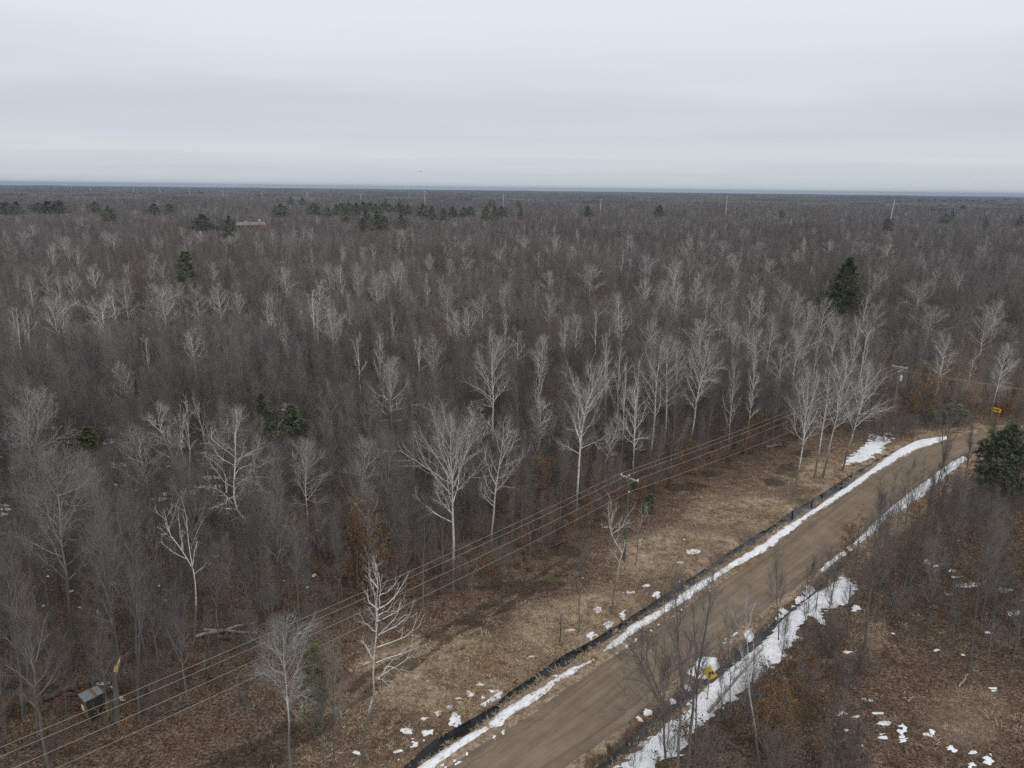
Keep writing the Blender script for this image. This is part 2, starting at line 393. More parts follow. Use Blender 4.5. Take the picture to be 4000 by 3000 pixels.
def pine_mesh(seed, h, wid=.22, dens=1.0, full=.1, mneedle=None, irregular=.25, tuft=.30, taper=.72):
    """white pine or spruce: whorls of level boughs carrying needle tufts, ragged outline"""
    rng = np.random.default_rng(seed)
    T = trunk_line(rng, h, .01, .12, 8); P0 = T[None]; R0 = (.012 * h * (1 - .93 * np.linspace(0, 1, 8)))[None]
    nb = int(58 * dens)
    side = rng.normal(0, irregular, 9)
    def ln(t, p):
        k = (1 - t) / (1 - full); prof = np.clip(k, 0, 1) ** taper * np.clip((t - full * .5) / .18, .55, 1)
        return h * wid * (prof + .04) * (1 + np.interp(t * 8, np.arange(9), side)) * rng.uniform(.65, 1.2, len(t))
    P1, R1, L1 = spawn(rng, P0, R0, nb, full, .99, lambda t: 92 - 46 * t ** 1.5, 7, ln, 4, .05, .05, .4, .012, .06)
    P2, R2, L2 = spawn(rng, P1, R1, 8, .2, 1.0, 46, 12, lambda t, p: np.clip(L1[p] * (.5 - .28 * t), .25, 1.6), 2, .04, .12, .6, .006, .02)
    v0, f0 = tubes(P0, R0, 6); v1, f1 = tubes(P1, R1, 3)
    # needle tufts: short stiff blades round the outer twigs
    pts = np.concatenate([(P2[:, 1:2] * (1 - u) + P2[:, 2:3] * u)[:, 0] for u in (0, .35, .7, 1.0)] + [P2[:, 1] * .4 + P2[:, 0] * .6, P1[:, -1]])
    dirs = np.concatenate([_norm(P2[:, 2] - P2[:, 1])] * 5 + [_norm(P1[:, -1] - P1[:, -2])])
    per = 8; n = len(pts) * per
    c = np.repeat(pts, per, 0); d = _norm(np.repeat(dirs, per, 0) * .9 + rng.normal(0, .65, (n, 3)) + [0, 0, .25])
    w = _norm(np.cross(d, rng.normal(size=(n, 3)))) * .045; L = tuft * rng.uniform(.6, 1.3, (n, 1))
    V = np.stack([c - w, c + w, c + d * L + w * .35, c + d * L - w * .35], 1).reshape(-1, 3)
    return mk_mesh("pine_trunk", [(v0, f0, 0)], [M_BROWN]), mk_mesh("pine_crown", [(v1, f1, 0), (V, np.arange(n * 4).reshape(n, 4), 1)], [M_BROWN, mneedle or M_NEEDLE], False)
def shrub_pieces(seed, h, stems=9, spread=.35, twigs=8):
    rng = np.random.default_rng(seed); a = rng.random(stems) * 6.28
    base = np.stack([np.cos(a), np.sin(a), a * 0], -1) * rng.uniform(.05, .45, (stems, 1))
    d = _norm(np.stack([np.cos(a) * spread, np.sin(a) * spread, np.ones(stems)], -1) + rng.normal(0, .15, (stems, 3)))
    pts = [base]
    for k in range(4):
        d = _norm(d + rng.normal(0, .12, d.shape) + [0, 0, .06]); pts.append(pts[-1] + d * h / 4 * rng.uniform(.6, 1.15, (stems, 1)))
    P = np.stack(pts, 1); R = np.repeat(np.linspace(.022, .007, 5)[None], stems, 0)
    P2, R2, L2 = spawn(rng, P, R, twigs, .2, 1.0, 32, 10, h * .3, 3, .1, .14, .7, .005, .014)
    P3, R3, _ = spawn(rng, P2, R2, 5, .2, 1.0, 32, 10, h * .16, 2, .1, .14, .7, .004, .010)
    return [(*tubes(P, R, 4), 0), (*tubes(P2, R2, 3), 0), (*tubes(P3, R3, 3), 0)]

# ------------------------------------------------------------------ scattering for what nobody could count
def library(name, meshes):
    c = bpy.data.collections.new(name)                      # kept out of the scene: only a source of shapes
    for i, me in enumerate(meshes):
        c.objects.link(bpy.data.objects.new("%s_%03d" % (name, i), me))
    return c
def scatter(name, pts, vid, rot, scl, lib, tilt=None):
    """one object: a cloud of points, each growing one shape of the library"""
    me = bpy.data.meshes.new(name); n = len(pts)
    me.vertices.add(n); me.vertices.foreach_set('co', np.asarray(pts, np.float32).ravel())
    at_ = me.attributes.new('vid', 'INT', 'POINT'); at_.data.foreach_set('value', np.asarray(vid, np.int32))
    ar = me.attributes.new('rot', 'FLOAT_VECTOR', 'POINT')
    rv = np.zeros((n, 3), np.float32); rv[:, 2] = rot
    if tilt is not None: rv[:, :2] = tilt
    ar.data.foreach_set('vector', rv.ravel())
    asz = me.attributes.new('siz', 'FLOAT_VECTOR', 'POINT'); asz.data.foreach_set('vector', np.asarray(scl, np.float32).ravel())
    o = obj(name, me)
    g = bpy.data.node_groups.new(name, 'GeometryNodeTree')
    g.interface.new_socket('Geometry', in_out='INPUT', socket_type='NodeSocketGeometry')
    g.interface.new_socket('Geometry', in_out='OUTPUT', socket_type='NodeSocketGeometry')
    N = g.nodes; gi = N.new('NodeGroupInput'); go = N.new('NodeGroupOutput')
    ip = N.new('GeometryNodeInstanceOnPoints'); ci = N.new('GeometryNodeCollectionInfo')
    ci.inputs['Collection'].default_value = lib; ci.inputs['Separate Children'].default_value = True; ci.inputs['Reset Children'].default_value = True
    def na(k, ty):
        a = N.new('GeometryNodeInputNamedAttribute'); a.data_type = ty; a.inputs['Name'].default_value = k
        return next(s for s in a.outputs if s.enabled and s.name == 'Attribute')
    e = N.new('FunctionNodeEulerToRotation'); g.links.new(na('rot', 'FLOAT_VECTOR'), e.inputs[0])
    g.links.new(gi.outputs[0], ip.inputs['Points']); g.links.new(ci.outputs[0], ip.inputs['Instance'])
    ip.inputs['Pick Instance'].default_value = True
    g.links.new(na('vid', 'INT'), ip.inputs['Instance Index']); g.links.new(e.outputs[0], ip.inputs['Rotation']); g.links.new(na('siz', 'FLOAT_VECTOR'), ip.inputs['Scale'])
    g.links.new(ip.outputs[0], go.inputs[0])
    md = o.modifiers.new("grow", 'NODES'); md.node_group = g
    return o

# ------------------------------------------------------------------ ground plan (lines read off the photo, laid on the ground)
def line(pts, z=0.0): return np.array([at(x, y, z)[:2] for x, y in pts])
ROAD_L = [(600,3800),(1560,3130),(1749,2998),(1828,2948),(1913,2894),(1997,2844),(2072,2794),(2146,2740),(2236,2668),(2326,2605),(2402,2552),(2488,2491),(2570,2441),(2678,2366),(2787,2295),(2890,2225),(2998,2150),(3068,2099),(3131,2047),(3235,1977),(3325,1917),(3398,1864),(3465,1824),(3524,1788),(3587,1757),(3642,1736),(3700,1716),(3760,1701),(3850,1690),(4000,1684),(4300,1690)]
ROAD_R = [(1130,3800),(2010,3130),(2186,3000),(2296,2928),(2395,2859),(2475,2804),(2544,2744),(2600,2690),(2678,2626),(2787,2545),(2868,2478),(2950,2415),(3075,2320),(3200,2225),(3280,2160),(3371,2091),(3425,2035),(3479,1983),(3556,1924),(3633,1865),(3701,1815),(3760,1778),(3830,1757),(3950,1742),(4300,1748)]
ROAD_Z = 0.12
rl, rr_ = line(ROAD_L, ROAD_Z), line(ROAD_R, ROAD_Z)
def rs2(p, n):
    return resample(np.c_[p, np.zeros(len(p))], n)[:, :2]
rl, rr_ = rs2(rl, 120), rs2(rr_, 120)
road_c = (rl + rr_) / 2; road_hw = np.linalg.norm(rl - rr_, axis=1) / 2
WL = [(430,3800),(1420,3110),(1572,2993),(1674,2899),(1788,2829),(1908,2764),(2000,2683),(2098,2626),(2179,2569),(2255,2529),(2347,2480),(2391,2447),(2456,2409),(2537,2360),(2597,2317),(2705,2255),(2770,2208),(2846,2160),(2922,2111),(3000,2060),(3081,2001),(3136,1969),(3199,1929),(3280,1883),(3316,1852),(3362,1829),(3407,1802),(3475,1757),(3530,1730),(3600,1690)]
WR = [(510,3800),(1500,3110),(1655,2988),(1735,2930),(1810,2885),(1908,2822),(2000,2735),(2098,2682),(2184,2621),(2260,2577),(2380,2497),(2461,2450),(2543,2402),(2624,2344),(2700,2290),(2760,2246),(2846,2187),(2944,2127),(3000,2092),(3068,2055),(3113,2024),(3181,1983),(3226,1951),(3280,1920),(3325,1883),(3375,1852),(3434,1807),(3490,1780),(3545,1752),(3620,1712)]
WZ = -0.42
wl, wr = rs2(line(WL, WZ), 90), rs2(line(WR, WZ), 90)
ditch_c = (wl + wr) / 2; ditch_hw = np.maximum(np.linalg.norm(wl - wr, axis=1) / 2 * .85, .40) * np.interp(np.arange(90), [0, 55, 69, 78, 89], [1, .85, .62, .40, .3])
RD = [(1330,3800),(2210,3110),(2358,2990),(2488,2881),(2586,2800),(2678,2724),(2787,2643),(2846,2588),(2922,2529),(2987,2474),(3080,2395),(3200,2300),(3275,2225),(3350,2170)]
rd_c = rs2(line(RD, -.35), 60)
track = line([(700,3060),(1000,2930),(1150,2880),(1300,2790),(1480,2640),(1640,2560),(1760,2470),(1860,2420),(2000,2330),(2150,2240),(2250,2180)])
ruts = line([(1500,2570),(1750,2440),(1990,2310),(2130,2215)])
EDGE = [(-900,3120),(-300,3080),(0,3040),(300,2960),(560,2860),(780,2740),(1000,2620),(1230,2510),(1350,2350),(1500,2390),(1800,2330),(2100,2230),(2300,2090),(2450,2000),(2700,1870),(2950,1790),(3150,1720),(3480,1640),(3650,1615),(3760,1615),(3850,1625),(4000,1640),(4700,1700)]
RIGHT_WOOD = [(3765,1800),(3700,1890),(3600,1985),(3480,2110),(3400,2210),(3350,2330),(3430,2470),(3650,2540),(4000,2620),(5200,2680),(7000,2950),(7000,1840),(5200,1790),(4300,1755),(3950,1748)]
def blobs(P, lst):
    """max over soft ellipses (px centre, half sizes in px) laid on the ground"""
    Q = proj(np.c_[P, np.zeros(len(P))]); v = np.full(len(P), -9.0)
    for x, y, a, b in lst:
        v = np.maximum(v, 1 - np.hypot((Q[:, 0] - x) / a, (Q[:, 1] - y) / b))
    return v
def ground_z(P):
    x, y = P[:, 0], P[:, 1]
    dist = np.hypot(x, y); near = smooth((260 - dist) / 120)
    z = near * (fbm(x * .09, y * .09, 3) * .7 + fbm(x * .7, y * .7, 8, 3) * .16)
    dr, pr = seg_dist(P, road_c); hw = np.interp(pr, np.arange(len(road_hw)), road_hw)
    k = smooth((hw + 2.2 - dr) / 2.2); z = z * (1 - k) + (ROAD_Z - .03) * k
    z = np.where(dr < hw - .25, ROAD_Z - .09, z)
    for c, hwid, depth in ((ditch_c, ditch_hw, np.interp(np.arange(90), [0, 62, 73, 82, 89], [.86, .82, .62, .40, .3])), (rd_c, np.full(len(rd_c), .46), np.full(len(rd_c), .58))):
        d, p = seg_dist(P, c); depth = np.interp(p, np.arange(len(depth)), depth); w = np.interp(p, np.arange(len(hwid)), hwid) * (1 + .75 * fbm(x * .30, y * .30, 21, 4))
        q = smooth(1 - d / (2 * w)); z = z - (depth + z * .7) * q
    return z
# sheet with fine cells near the viewpoint and wide ones towards the horizon
def axis(lo, hi, step, far, g=1.22):
    a = list(np.arange(lo, hi + 1e-6, step)); s = step
    while a[-1] < far: s *= g; a.append(a[-1] + s)
    s = step
    while a[0] > -far: s *= g; a.insert(0, a[0] - s)
    return np.array(a)
ax = axis(-62, 118, .45, 9500); ay = axis(34, 165, .45, 9500)
gx, gy = np.meshgrid(ax, ay); GP = np.c_[gx.ravel(), gy.ravel()]
GZ = ground_z(GP)
nx, ny = len(ax), len(ay)
ii, jj = np.meshgrid(np.arange(nx - 1), np.arange(ny - 1)); b0 = (jj * nx + ii).ravel()
gfaces = np.stack([b0, b0 + 1, b0 + nx + 1, b0 + nx], -1)
GQ = proj(np.c_[GP, GZ])
# what covers the ground where: dry grass, bare wet soil, moss
open_land = (~in_poly(GQ, EDGE + [(4700, -9000), (-900, -9000)])) & (GP[:, 1] > 8)
d_edge, _ = seg_dist(GP, line(EDGE))
dr, pr = seg_dist(GP, road_c); rhw = np.interp(pr, np.arange(len(road_hw)), road_hw)
ddit, pdit = seg_dist(GP, ditch_c)
sgn = np.where(open_land, 1, -1) * d_edge
grass = smooth((sgn - 1.5 + 6 * fbm(GP[:, 0] * .12, GP[:, 1] * .12, 5)) / 6)
grass = np.where(GQ[:, 0] < 1250, grass * smooth((GQ[:, 0] - 900 + 300 * fbm(GP[:, 0] * .2, GP[:, 1] * .2, 15)) / 350), grass)
right_side = (GQ[:, 0] - np.interp(GQ[:, 1], [1700, 2000, 2400, 3000], [3800, 3480, 2960, 2300])) > 60
grass = np.where(right_side, .08 + .40 * smooth(blobs(GP, [(3780, 2800, 260, 200), (3420, 2480, 80, 110)]) * 1.5), grass)
tan = smooth(.5 + blobs(GP, [(1760, 2640, 330, 150), (2250, 2430, 260, 110), (2650, 2150, 280, 80), (2950, 2010, 220, 60), (3250, 1840, 160, 50)]) * .9 + fbm(GP[:, 0] * .2, GP[:, 1] * .2, 12))
grass = np.where(right_side, grass, grass * (.35 + .65 * tan))
grass = np.maximum(grass, smooth((rhw + 3.2 - dr) / 1.2) * .9)
WET = [(2680, 1900, 110, 20), (2760, 1850, 110, 16), (3080, 1835, 75, 45), (3020, 1880, 60, 26), (1830, 2430, 110, 30), (1700, 2490, 90, 26), (980, 2960, 190, 70), (1130, 2860, 90, 40), (2000, 2290, 170, 40), (1560, 2600, 120, 40), (2200, 2150, 110, 40), (3130, 1770, 60, 18), (2130, 2280, 120, 30), (1300, 2660, 60, 24)]
wet = smooth(blobs(GP, WET) * 2.0 + fbm(GP[:, 0] * .5, GP[:, 1] * .5, 31) * 1.6)
dru, _ = seg_dist(GP, ruts); dtr, _ = seg_dist(GP, track)
wet = np.maximum(wet, smooth((.75 + .9 * fbm(GP[:, 0] * .4, GP[:, 1] * .4, 7) - np.abs(dtr - .7)) / .5) * (GQ[:, 0] < 2260) * .9)
wet = np.maximum(wet, smooth((.45 + 1.2 * fbm(GP[:, 0] * .3, GP[:, 1] * .3, 77) - dru) / .4) * .9)
wet = np.maximum(wet, smooth((np.interp(pdit, np.arange(90), ditch_hw) * 1.15 + .5 * fbm(GP[:, 0], GP[:, 1], 41) - ddit) / .5) * .8)
drd, _ = seg_dist(GP, rd_c); wet = np.maximum(wet, smooth((1.0 - drd) / .4) * .85)
moss = smooth(blobs(GP, [(1850, 2480, 75, 26), (1930, 2460, 60, 16), (1830, 2515, 40, 12), (1700, 2475, 50, 20), (2150, 2260, 90, 20), (3400, 2240, 40, 20)]) + fbm(GP[:, 0] * .8, GP[:, 1] * .8, 51) * 1.2) * .8
gme = mk_mesh("ground", [(np.c_[GP, GZ], gfaces, 0)], [])
for k, a in (('grass', grass), ('wet', wet), ('moss', moss)):
    at_ = gme.attributes.new(k, 'FLOAT', 'POINT'); at_.data.foreach_set('value', a.astype(np.float32))
M_GROUND, t, b = mat("leaf_litter_and_dry_grass")
def attr(t, n):
    a = t.nodes.new("ShaderNodeAttribute"); a.attribute_name = n; return a.outputs['Fac']
oc = coord(t)
n_big = noise_node(t, oc, .16, 4, .6); n_mid = noise_node(t, oc, .9, 5, .65); n_fine = noise_node(t, oc, 5.0, 6, .82)
n_speck = noise_node(t, oc, 3.4, 5, .85)
litter = ramp_node(t, n_fine, [(.36, (.030, .021, .016)), (.45, (.100, .070, .050)), (.53, (.190, .135, .098)), (.63, (.40, .30, .225))])
litter = mix_node(t, ramp_node(t, n_mid, [(.40, (0, 0, 0)), (.66, (1, 1, 1))]), litter, mix_node(t, 1.0, litter, (.62, .55, .50), 'MULTIPLY'))
st = noise_node(t, mapping_node(t, oc, (1, 1, 1)), 2.6, 7, .84, .8)
hay = ramp_node(t, st, [(.34, (.12, .083, .055)), (.43, (.29, .213, .148)), (.53, (.46, .355, .255)), (.64, (.66, .54, .41))])
hay = mix_node(t, ramp_node(t, n_big, [(.36, (1, 1, 1)), (.56, (0, 0, 0))]), hay, mix_node(t, 1.0, hay, (.62, .53, .46), 'MULTIPLY'))
hay = mix_node(t, ramp_node(t, n_mid, [(.48, (0, 0, 0)), (.62, (1, 1, 1))]), hay, mix_node(t, 1.0, hay, (.58, .52, .48), 'MULTIPLY'))
gm = math_node(t, 'ADD', attr(t, 'grass'), math_node(t, 'MULTIPLY', math_node(t, 'SUBTRACT', n_mid, .5), .9))
c = mix_node(t, ramp_node(t, gm, [(.25, (0, 0, 0)), (.75, (1, 1, 1))]), litter, hay)
soil = ramp_node(t, n_speck, [(.38, (.010, .008, .006)), (.50, (.045, .033, .023)), (.62, (.16, .115, .078))])
def ragged_mask(a, lo=.42, hi=.58):
    s1 = math_node(t, 'ADD', a, math_node(t, 'MULTIPLY', math_node(t, 'SUBTRACT', n_mid, .5), 1.1))
    s1 = math_node(t, 'ADD', s1, math_node(t, 'MULTIPLY', math_node(t, 'SUBTRACT', n_speck, .5), 2.6))
    return ramp_node(t, s1, [(lo, (0, 0, 0)), (hi, (1, 1, 1))])
c = mix_node(t, math_node(t, 'MULTIPLY', ragged_mask(attr(t, 'wet'), .50, .74), .75), c, soil)
c = mix_node(t, ragged_mask(attr(t, 'moss'), .5, .7), c, mix_node(t, n_speck, (.055, .056, .022), (.145, .135, .06)))
t.links.new(c, b.inputs['Base Color']); b.inputs['Roughness'].default_value = .95; b.inputs['Specular IOR Level'].default_value = .1
bp = t.nodes.new("ShaderNodeBump"); bp.inputs['Strength'].default_value = 1.0; bp.inputs['Distance'].default_value = .2
t.links.new(math_node(t, 'ADD', n_fine, math_node(t, 'MULTIPLY', st, .8)), bp.inputs['Height']); t.links.new(bp.outputs[0], b.inputs['Normal'])
gme.materials.append(M_GROUND)
tag(obj("ground", gme), "brown ground of fallen leaves and matted dry grass", None, None, 'structure')

# road: a ribbon with a slight crown, worn lengthwise
M_ROAD, t, b = mat("packed_dirt")
uv = t.nodes.new("ShaderNodeUVMap").outputs[0]
lane = noise_node(t, mapping_node(t, uv, (3.0, .035, 1)), 3.0, 5, .6)
grit = noise_node(t, coord(t), 14, 4, .8); mid = noise_node(t, coord(t), .5, 4, .6)
c = ramp_node(t, lane, [(.30, (.150, .109, .076)), (.5, (.212, .158, .112)), (.68, (.270, .206, .150))])
c = mix_node(t, .35, c, ramp_node(t, grit, [(.3, (.09, .068, .045)), (.7, (.26, .205, .148))]))
c = mix_node(t, ramp_node(t, mid, [(.38, (1, 1, 1)), (.6, (0, 0, 0))]), c, mix_node(t, 1.0, c, (.84, .82, .80), 'MULTIPLY'))
edge = t.nodes.new("ShaderNodeSeparateXYZ"); t.links.new(uv, edge.inputs[0])
eu = math_node(t, 'ABSOLUTE', math_node(t, 'SUBTRACT', edge.outputs[0], .5))
eu = math_node(t, 'ADD', eu, math_node(t, 'MULTIPLY', math_node(t, 'SUBTRACT', noise_node(t, coord(t), 1.2, 4, .7), .5), .12))
c = mix_node(t, ramp_node(t, eu, [(.40, (0, 0, 0)), (.47, (1, 1, 1))]), c, mix_node(t, 1.0, c, (.80, .83, .86), 'MULTIPLY'))
wheel = ramp_node(t, math_node(t, 'SUBTRACT', eu, .335), [(0.0, (0, 0, 0)), (.012, (1, 1, 1)), (.03, (1, 1, 1)), (.05, (0, 0, 0))])
c = mix_node(t, math_node(t, 'MULTIPLY', wheel, .6), c, (.115, .085, .06))
rut = noise_node(t, mapping_node(t, uv, (9.0, .05, 1)), 2.0, 3, .6, .6)
c = mix_node(t, math_node(t, 'MULTIPLY', ramp_node(t, rut, [(.55, (0, 0, 0)), (.68, (1, 1, 1))]), .38), c, (.120, .088, .062))
pud = noise_node(t, mapping_node(t, uv, (2.5, .30, 1)), 1.0, 4, .65)
c = mix_node(t, math_node(t, 'MULTIPLY', ramp_node(t, pud, [(.60, (0, 0, 0)), (.68, (1, 1, 1))]), .4), c, (.11, .083, .06))
t.links.new(c, b.inputs['Base Color'])
bp = t.nodes.new("ShaderNodeBump"); bp.inputs['Strength'].default_value = .35; bp.inputs['Distance'].default_value = .05
t.links.new(math_node(t, 'ADD', grit, lane), bp.inputs['Height']); t.links.new(bp.outputs[0], b.inputs['Normal'])
nr, nc = len(rl), 13
V = []; UVv = []; arc = np.r_[0, np.cumsum(np.linalg.norm(np.diff(road_c, axis=0), axis=1))]
for i in range(nr):
    for j in range(nc):
        u = j / (nc - 1); p = rl[i] * (1 - u) + rr_[i] * u
        if j in (0, nc - 1):
            p = p + (rl[i] - rr_[i]) / np.linalg.norm(rl[i] - rr_[i]) * (.35 * fbm(np.array([arc[i] * .5]), np.array([j * 9.0]), 61)[0]) * 2
        V.append((p[0], p[1], ROAD_Z + .03 * (1 - (2 * u - 1) ** 2) + (-.05 if j in (0, nc - 1) else 0))); UVv.append((u, arc[i]))
V = np.array(V); UVv = np.array(UVv, np.float32)
i, j = np.meshgrid(np.arange(nr - 1), np.arange(nc - 1), indexing='ij'); b0 = (i * nc + j).ravel()
F = np.stack([b0, b0 + 1, b0 + nc + 1, b0 + nc], -1)
rme = mk_mesh("road", [(V, F, 0)], [M_ROAD]); ul = rme.uv_layers.new(name="UVMap"); ul.data.foreach_set('uv', UVv[F.ravel()].ravel())
tag(obj("road", rme), "brown dirt road curving away between ditches", None, None, 'structure')

# standing water in the two ditches (the banks rise through the sheets)
M_WATER, t, b = mat("dark_ditch_water")
b.inputs['Base Color'].default_value = (.006, .007, .008, 1); b.inputs['Roughness'].default_value = .03; b.inputs['Specular IOR Level'].default_value = .5; b.inputs['IOR'].default_value = 1.33
bp = t.nodes.new("ShaderNodeBump"); bp.inputs['Strength'].default_value = .05; bp.inputs['Distance'].default_value = .05
t.links.new(noise_node(t, coord(t), 2.0, 3, .5), bp.inputs['Height']); t.links.new(bp.outputs[0], b.inputs['Normal'])
def ribbon(c, w, z):
    tn = _norm(np.gradient(c, axis=0)); nn = np.stack([-tn[:, 1], tn[:, 0]], -1)
    V = np.concatenate([np.c_[c + nn * w, np.full(len(c), z)], np.c_[c - nn * w, np.full(len(c), z)]]); n = len(c); i = np.arange(n - 1)
    return V, np.stack([i, i + n, i + n + 1, i + 1], -1), 0
tag(obj("ditch_water", mk_mesh("ditch_water", [ribbon(ditch_c, 2.4, WZ)], [M_WATER])), "dark still water in the ditch left of the road", None, None, 'structure')
tag(obj("ditch_water", mk_mesh("ditch_water", [ribbon(rd_c, 1.4, -.40)], [M_WATER])), "dark still water in the ditch right of the road", None, None, 'structure')

# ------------------------------------------------------------------ old snow: sheets that thin out into the ground
M_SNOW, t, b = mat("old_snow")
n = noise_node(t, coord(t), 2.5, 5, .7); c = ramp_node(t, n, [(.28, (.52, .525, .54)), (.55, (.76, .77, .79))])
sp = noise_node(t, coord(t), 9, 3, .8); c = mix_node(t, ramp_node(t, sp, [(.66, (0, 0, 0)), (.74, (1, 1, 1))]), c, (.30, .25, .20))
t.links.new(c, b.inputs['Base Color']); b.inputs['Roughness'].default_value = .7
def snow(name, label, poly=None, px_blobs=None, step=.16, ragged=.9, thick=.13, pad=1.2, cut=0.0, fq=None):
    """poly in photo pixels (laid on the ground) and/or soft px ellipses"""
    if poly is not None: W = line(poly)
    else: W = np.array([at(x + dx * a, y + dy * b_)[:2] for x, y, a, b_ in px_blobs for dx, dy in ((-1, 0), (1, 0), (0, -1), (0, 1))])
    lo, hi = W.min(0) - pad, W.max(0) + pad
    xs, ys = np.arange(lo[0], hi[0], step), np.arange(lo[1], hi[1], step)
    X, Y = np.meshgrid(xs, ys); P = np.c_[X.ravel(), Y.ravel()]
    s = np.full(len(P), -9.0)
    if poly is not None: s = poly_sd(P, [tuple(w) for w in W])
    if px_blobs:
        Q = proj(np.c_[P, np.zeros(len(P))])
        for x, y, a, b_ in px_blobs:
            r = np.linalg.norm(at(x - a, y)[:2] - at(x + a, y)[:2]) / 2
            s = np.maximum(s, (1 - np.hypot((Q[:, 0] - x) / a, (Q[:, 1] - y) / b_)) * min(r, 1.2))
    fx, fy = (fq, fq * 2.2) if fq else ((1.3, 1.7) if poly is not None else (2.4, 5.2))
    s = s + ragged * fbm(P[:, 0] * fx, P[:, 1] * fy, 91, 5) + ragged * .5 * fbm(P[:, 0] * .4, P[:, 1] * .4, 92, 2) - cut
    h = np.clip(s / .35, -1, 1) * thick + .02 * fbm(P[:, 0] * 3, P[:, 1] * 3, 93)
    z = ground_z(P); drr, prr = seg_dist(P, road_c)
    z = np.where(drr < np.interp(prr, np.arange(len(road_hw)), road_hw) + .1, np.maximum(z, ROAD_Z + .01), z) + h
    nx_, ny_ = len(xs), len(ys); i, j = np.meshgrid(np.arange(nx_ - 1), np.arange(ny_ - 1)); b0 = (j * nx_ + i).ravel()
    F = np.stack([b0, b0 + 1, b0 + nx_ + 1, b0 + nx_], -1)
    F = F[(h[F] > -.03).any(1)]
    if len(F) == 0: return
    used = np.unique(F); rem = np.full(len(P), -1); rem[used] = np.arange(len(used))
    me = mk_mesh(name, [(np.c_[P, z][used], rem[F], 0)], [M_SNOW])
    return tag(obj(name, me), label, None, None, 'stuff')
def uvz(pts, ox, oy, s): return [(ox + u / s, oy + v / s) for u, v in pts]
snow("snow", "white ribbon of old snow along the road, nearest length beside the ditch",
     [(1500, 3080), (1637, 2998), (1699, 2953), (1764, 2914), (1818, 2874), (1898, 2841), (1912, 2848), (1903, 2859), (1839, 2899), (1784, 2935), (1706, 2993), (1600, 3080)], ragged=.35)
snow("snow", "white ribbon of old snow along the road, middle length with a hole in it",
     uvz([(815,350),(960,240),(1100,150),(1180,100),(1290,25),(1350,-20)], 1500, 2650, 2.011) + uvz([(160,1110),(320,1010),(460,930),(590,880),(595,885),(430,990),(330,1050),(190,1170),(90,1230),(0,1275)], 2000, 2100, 1.843) + uvz([(920,375),(830,395)], 1500, 2650, 2.011), ragged=.35)
snow("snow", "longest white ribbon of old snow between the far ditch and the dirt road",
     uvz([(650,825),(740,740),(870,640),(1000,560),(1110,480),(1250,390),(1360,310),(1480,240),(1600,170),(1700,110),(1840,20)], 2000, 2100, 1.843) + uvz([(120,1590),(300,1480),(480,1360),(600,1280),(800,1140),(960,1020),(1080,930),(1160,870),(1240,830),(1340,810),(1540,790),(1540,805),(1400,855),(1280,890),(1140,960),(1000,1050),(860,1130),(700,1250),(500,1380),(340,1480),(270,1540),(130,1650)], 3000, 1350, 2.212) + uvz([(1840,80),(1740,150),(1600,220),(1500,280),(1390,350),(1280,440),(1150,520),(1000,610),(870,700),(740,790),(660,830)], 2000, 2100, 1.843), ragged=.4)
snow("snow", "broad white snow field filling the ditch bank right of the road",
     [(2380,3060),(2407,3010),(2542,2890),(2620,2830),(2700,2740),(2770,2660),(2857,2610),(2950,2530),(3000,2464),(3054,2371),(3098,2355),(3146,2306),(3163,2287),(3222,2300),(3282,2257),(3309,2263),(3347,2279),(3353,2295),(3325,2322),(3304,2355),(3260,2371),(3206,2385),(3215,2440),(3160,2400),(3141,2425),(3098,2512),(3043,2566),(3000,2620),(2922,2690),(2846,2746),(2803,2795),(2705,2860),(2662,2930),(2590,2968),(2500,3060)], ragged=1.3, fq=1.6)
strip = [(3200,2240),(3217,2219),(3250,2192),(3312,2146),(3371,2096),(3425,2045),(3479,1990),(3556,1930),(3633,1872),(3701,1822),(3760,1785)]
snow("snow", "thin white snow strip on the far right road verge", strip + [(x + 5 + max(0, 40 - abs(y - 1930) * .2), y + 7 + max(0, 8 - abs(y - 1930) * .05)) for x, y in strip[::-1]], ragged=.5)
snow("snow", "white snow patch on the grass beyond the ditch, beside the clump of leaning pale trees", uvz([(620,1025),(720,955),(770,890),(870,830),(890,760),(960,775),(1060,790),(1050,830),(990,890),(960,915),(870,985),(760,1000)], 3000, 1350, 2.212) + [(3290,1822)], ragged=2.2, fq=1.5, px_blobs=[(3268, 1834, 14, 5), (3275, 1855, 12, 4), (3510, 1682, 30, 7), (3465, 1675, 8, 3), (3650, 1690, 22, 6), (3490, 1695, 30, 5)])
LZ = [(180,420,55,25),(345,425,45,22),(225,495,18,15),(110,575,60,18),(65,620,30,8),(420,270,26,16),(550,310,30,25),(320,320,38,14),(500,222,22,8),(585,185,20,7),(672,127,20,12),(858,105,30,25),(775,155,12,10),(750,50,15,8),(590,160,25,5),(260,540,14,7),(170,530,12,8),(80,455,12,8)]
snow("snow", "small white snow scraps on the dry grass beside the near ditch", None, [(1500 + u / 2.011, 2650 + v / 2.011, a / 2.7, b_ / 2.5) for u, v, a, b_ in LZ] + [(1396, 2941, 24, 11)], ragged=.75, step=.08, thick=.035)
LZ = [(840,390,38,18),(620,525,35,22),(690,625,8,14),(425,665,45,11),(1050,400,25,12),(965,340,20,15),(1215,180,40,17),(1300,105,62,19),(150,855,20,8),(800,550,8,8),(570,700,10,9),(1240,15,10,5)]
snow("snow", "scattered white snow scraps on the grass under the crooked birch", None, [(2000 + u / 1.843, 2100 + v / 1.843, a / 2.6, b_ / 2.5) for u, v, a, b_ in LZ], ragged=.75, step=.085, thick=.035)
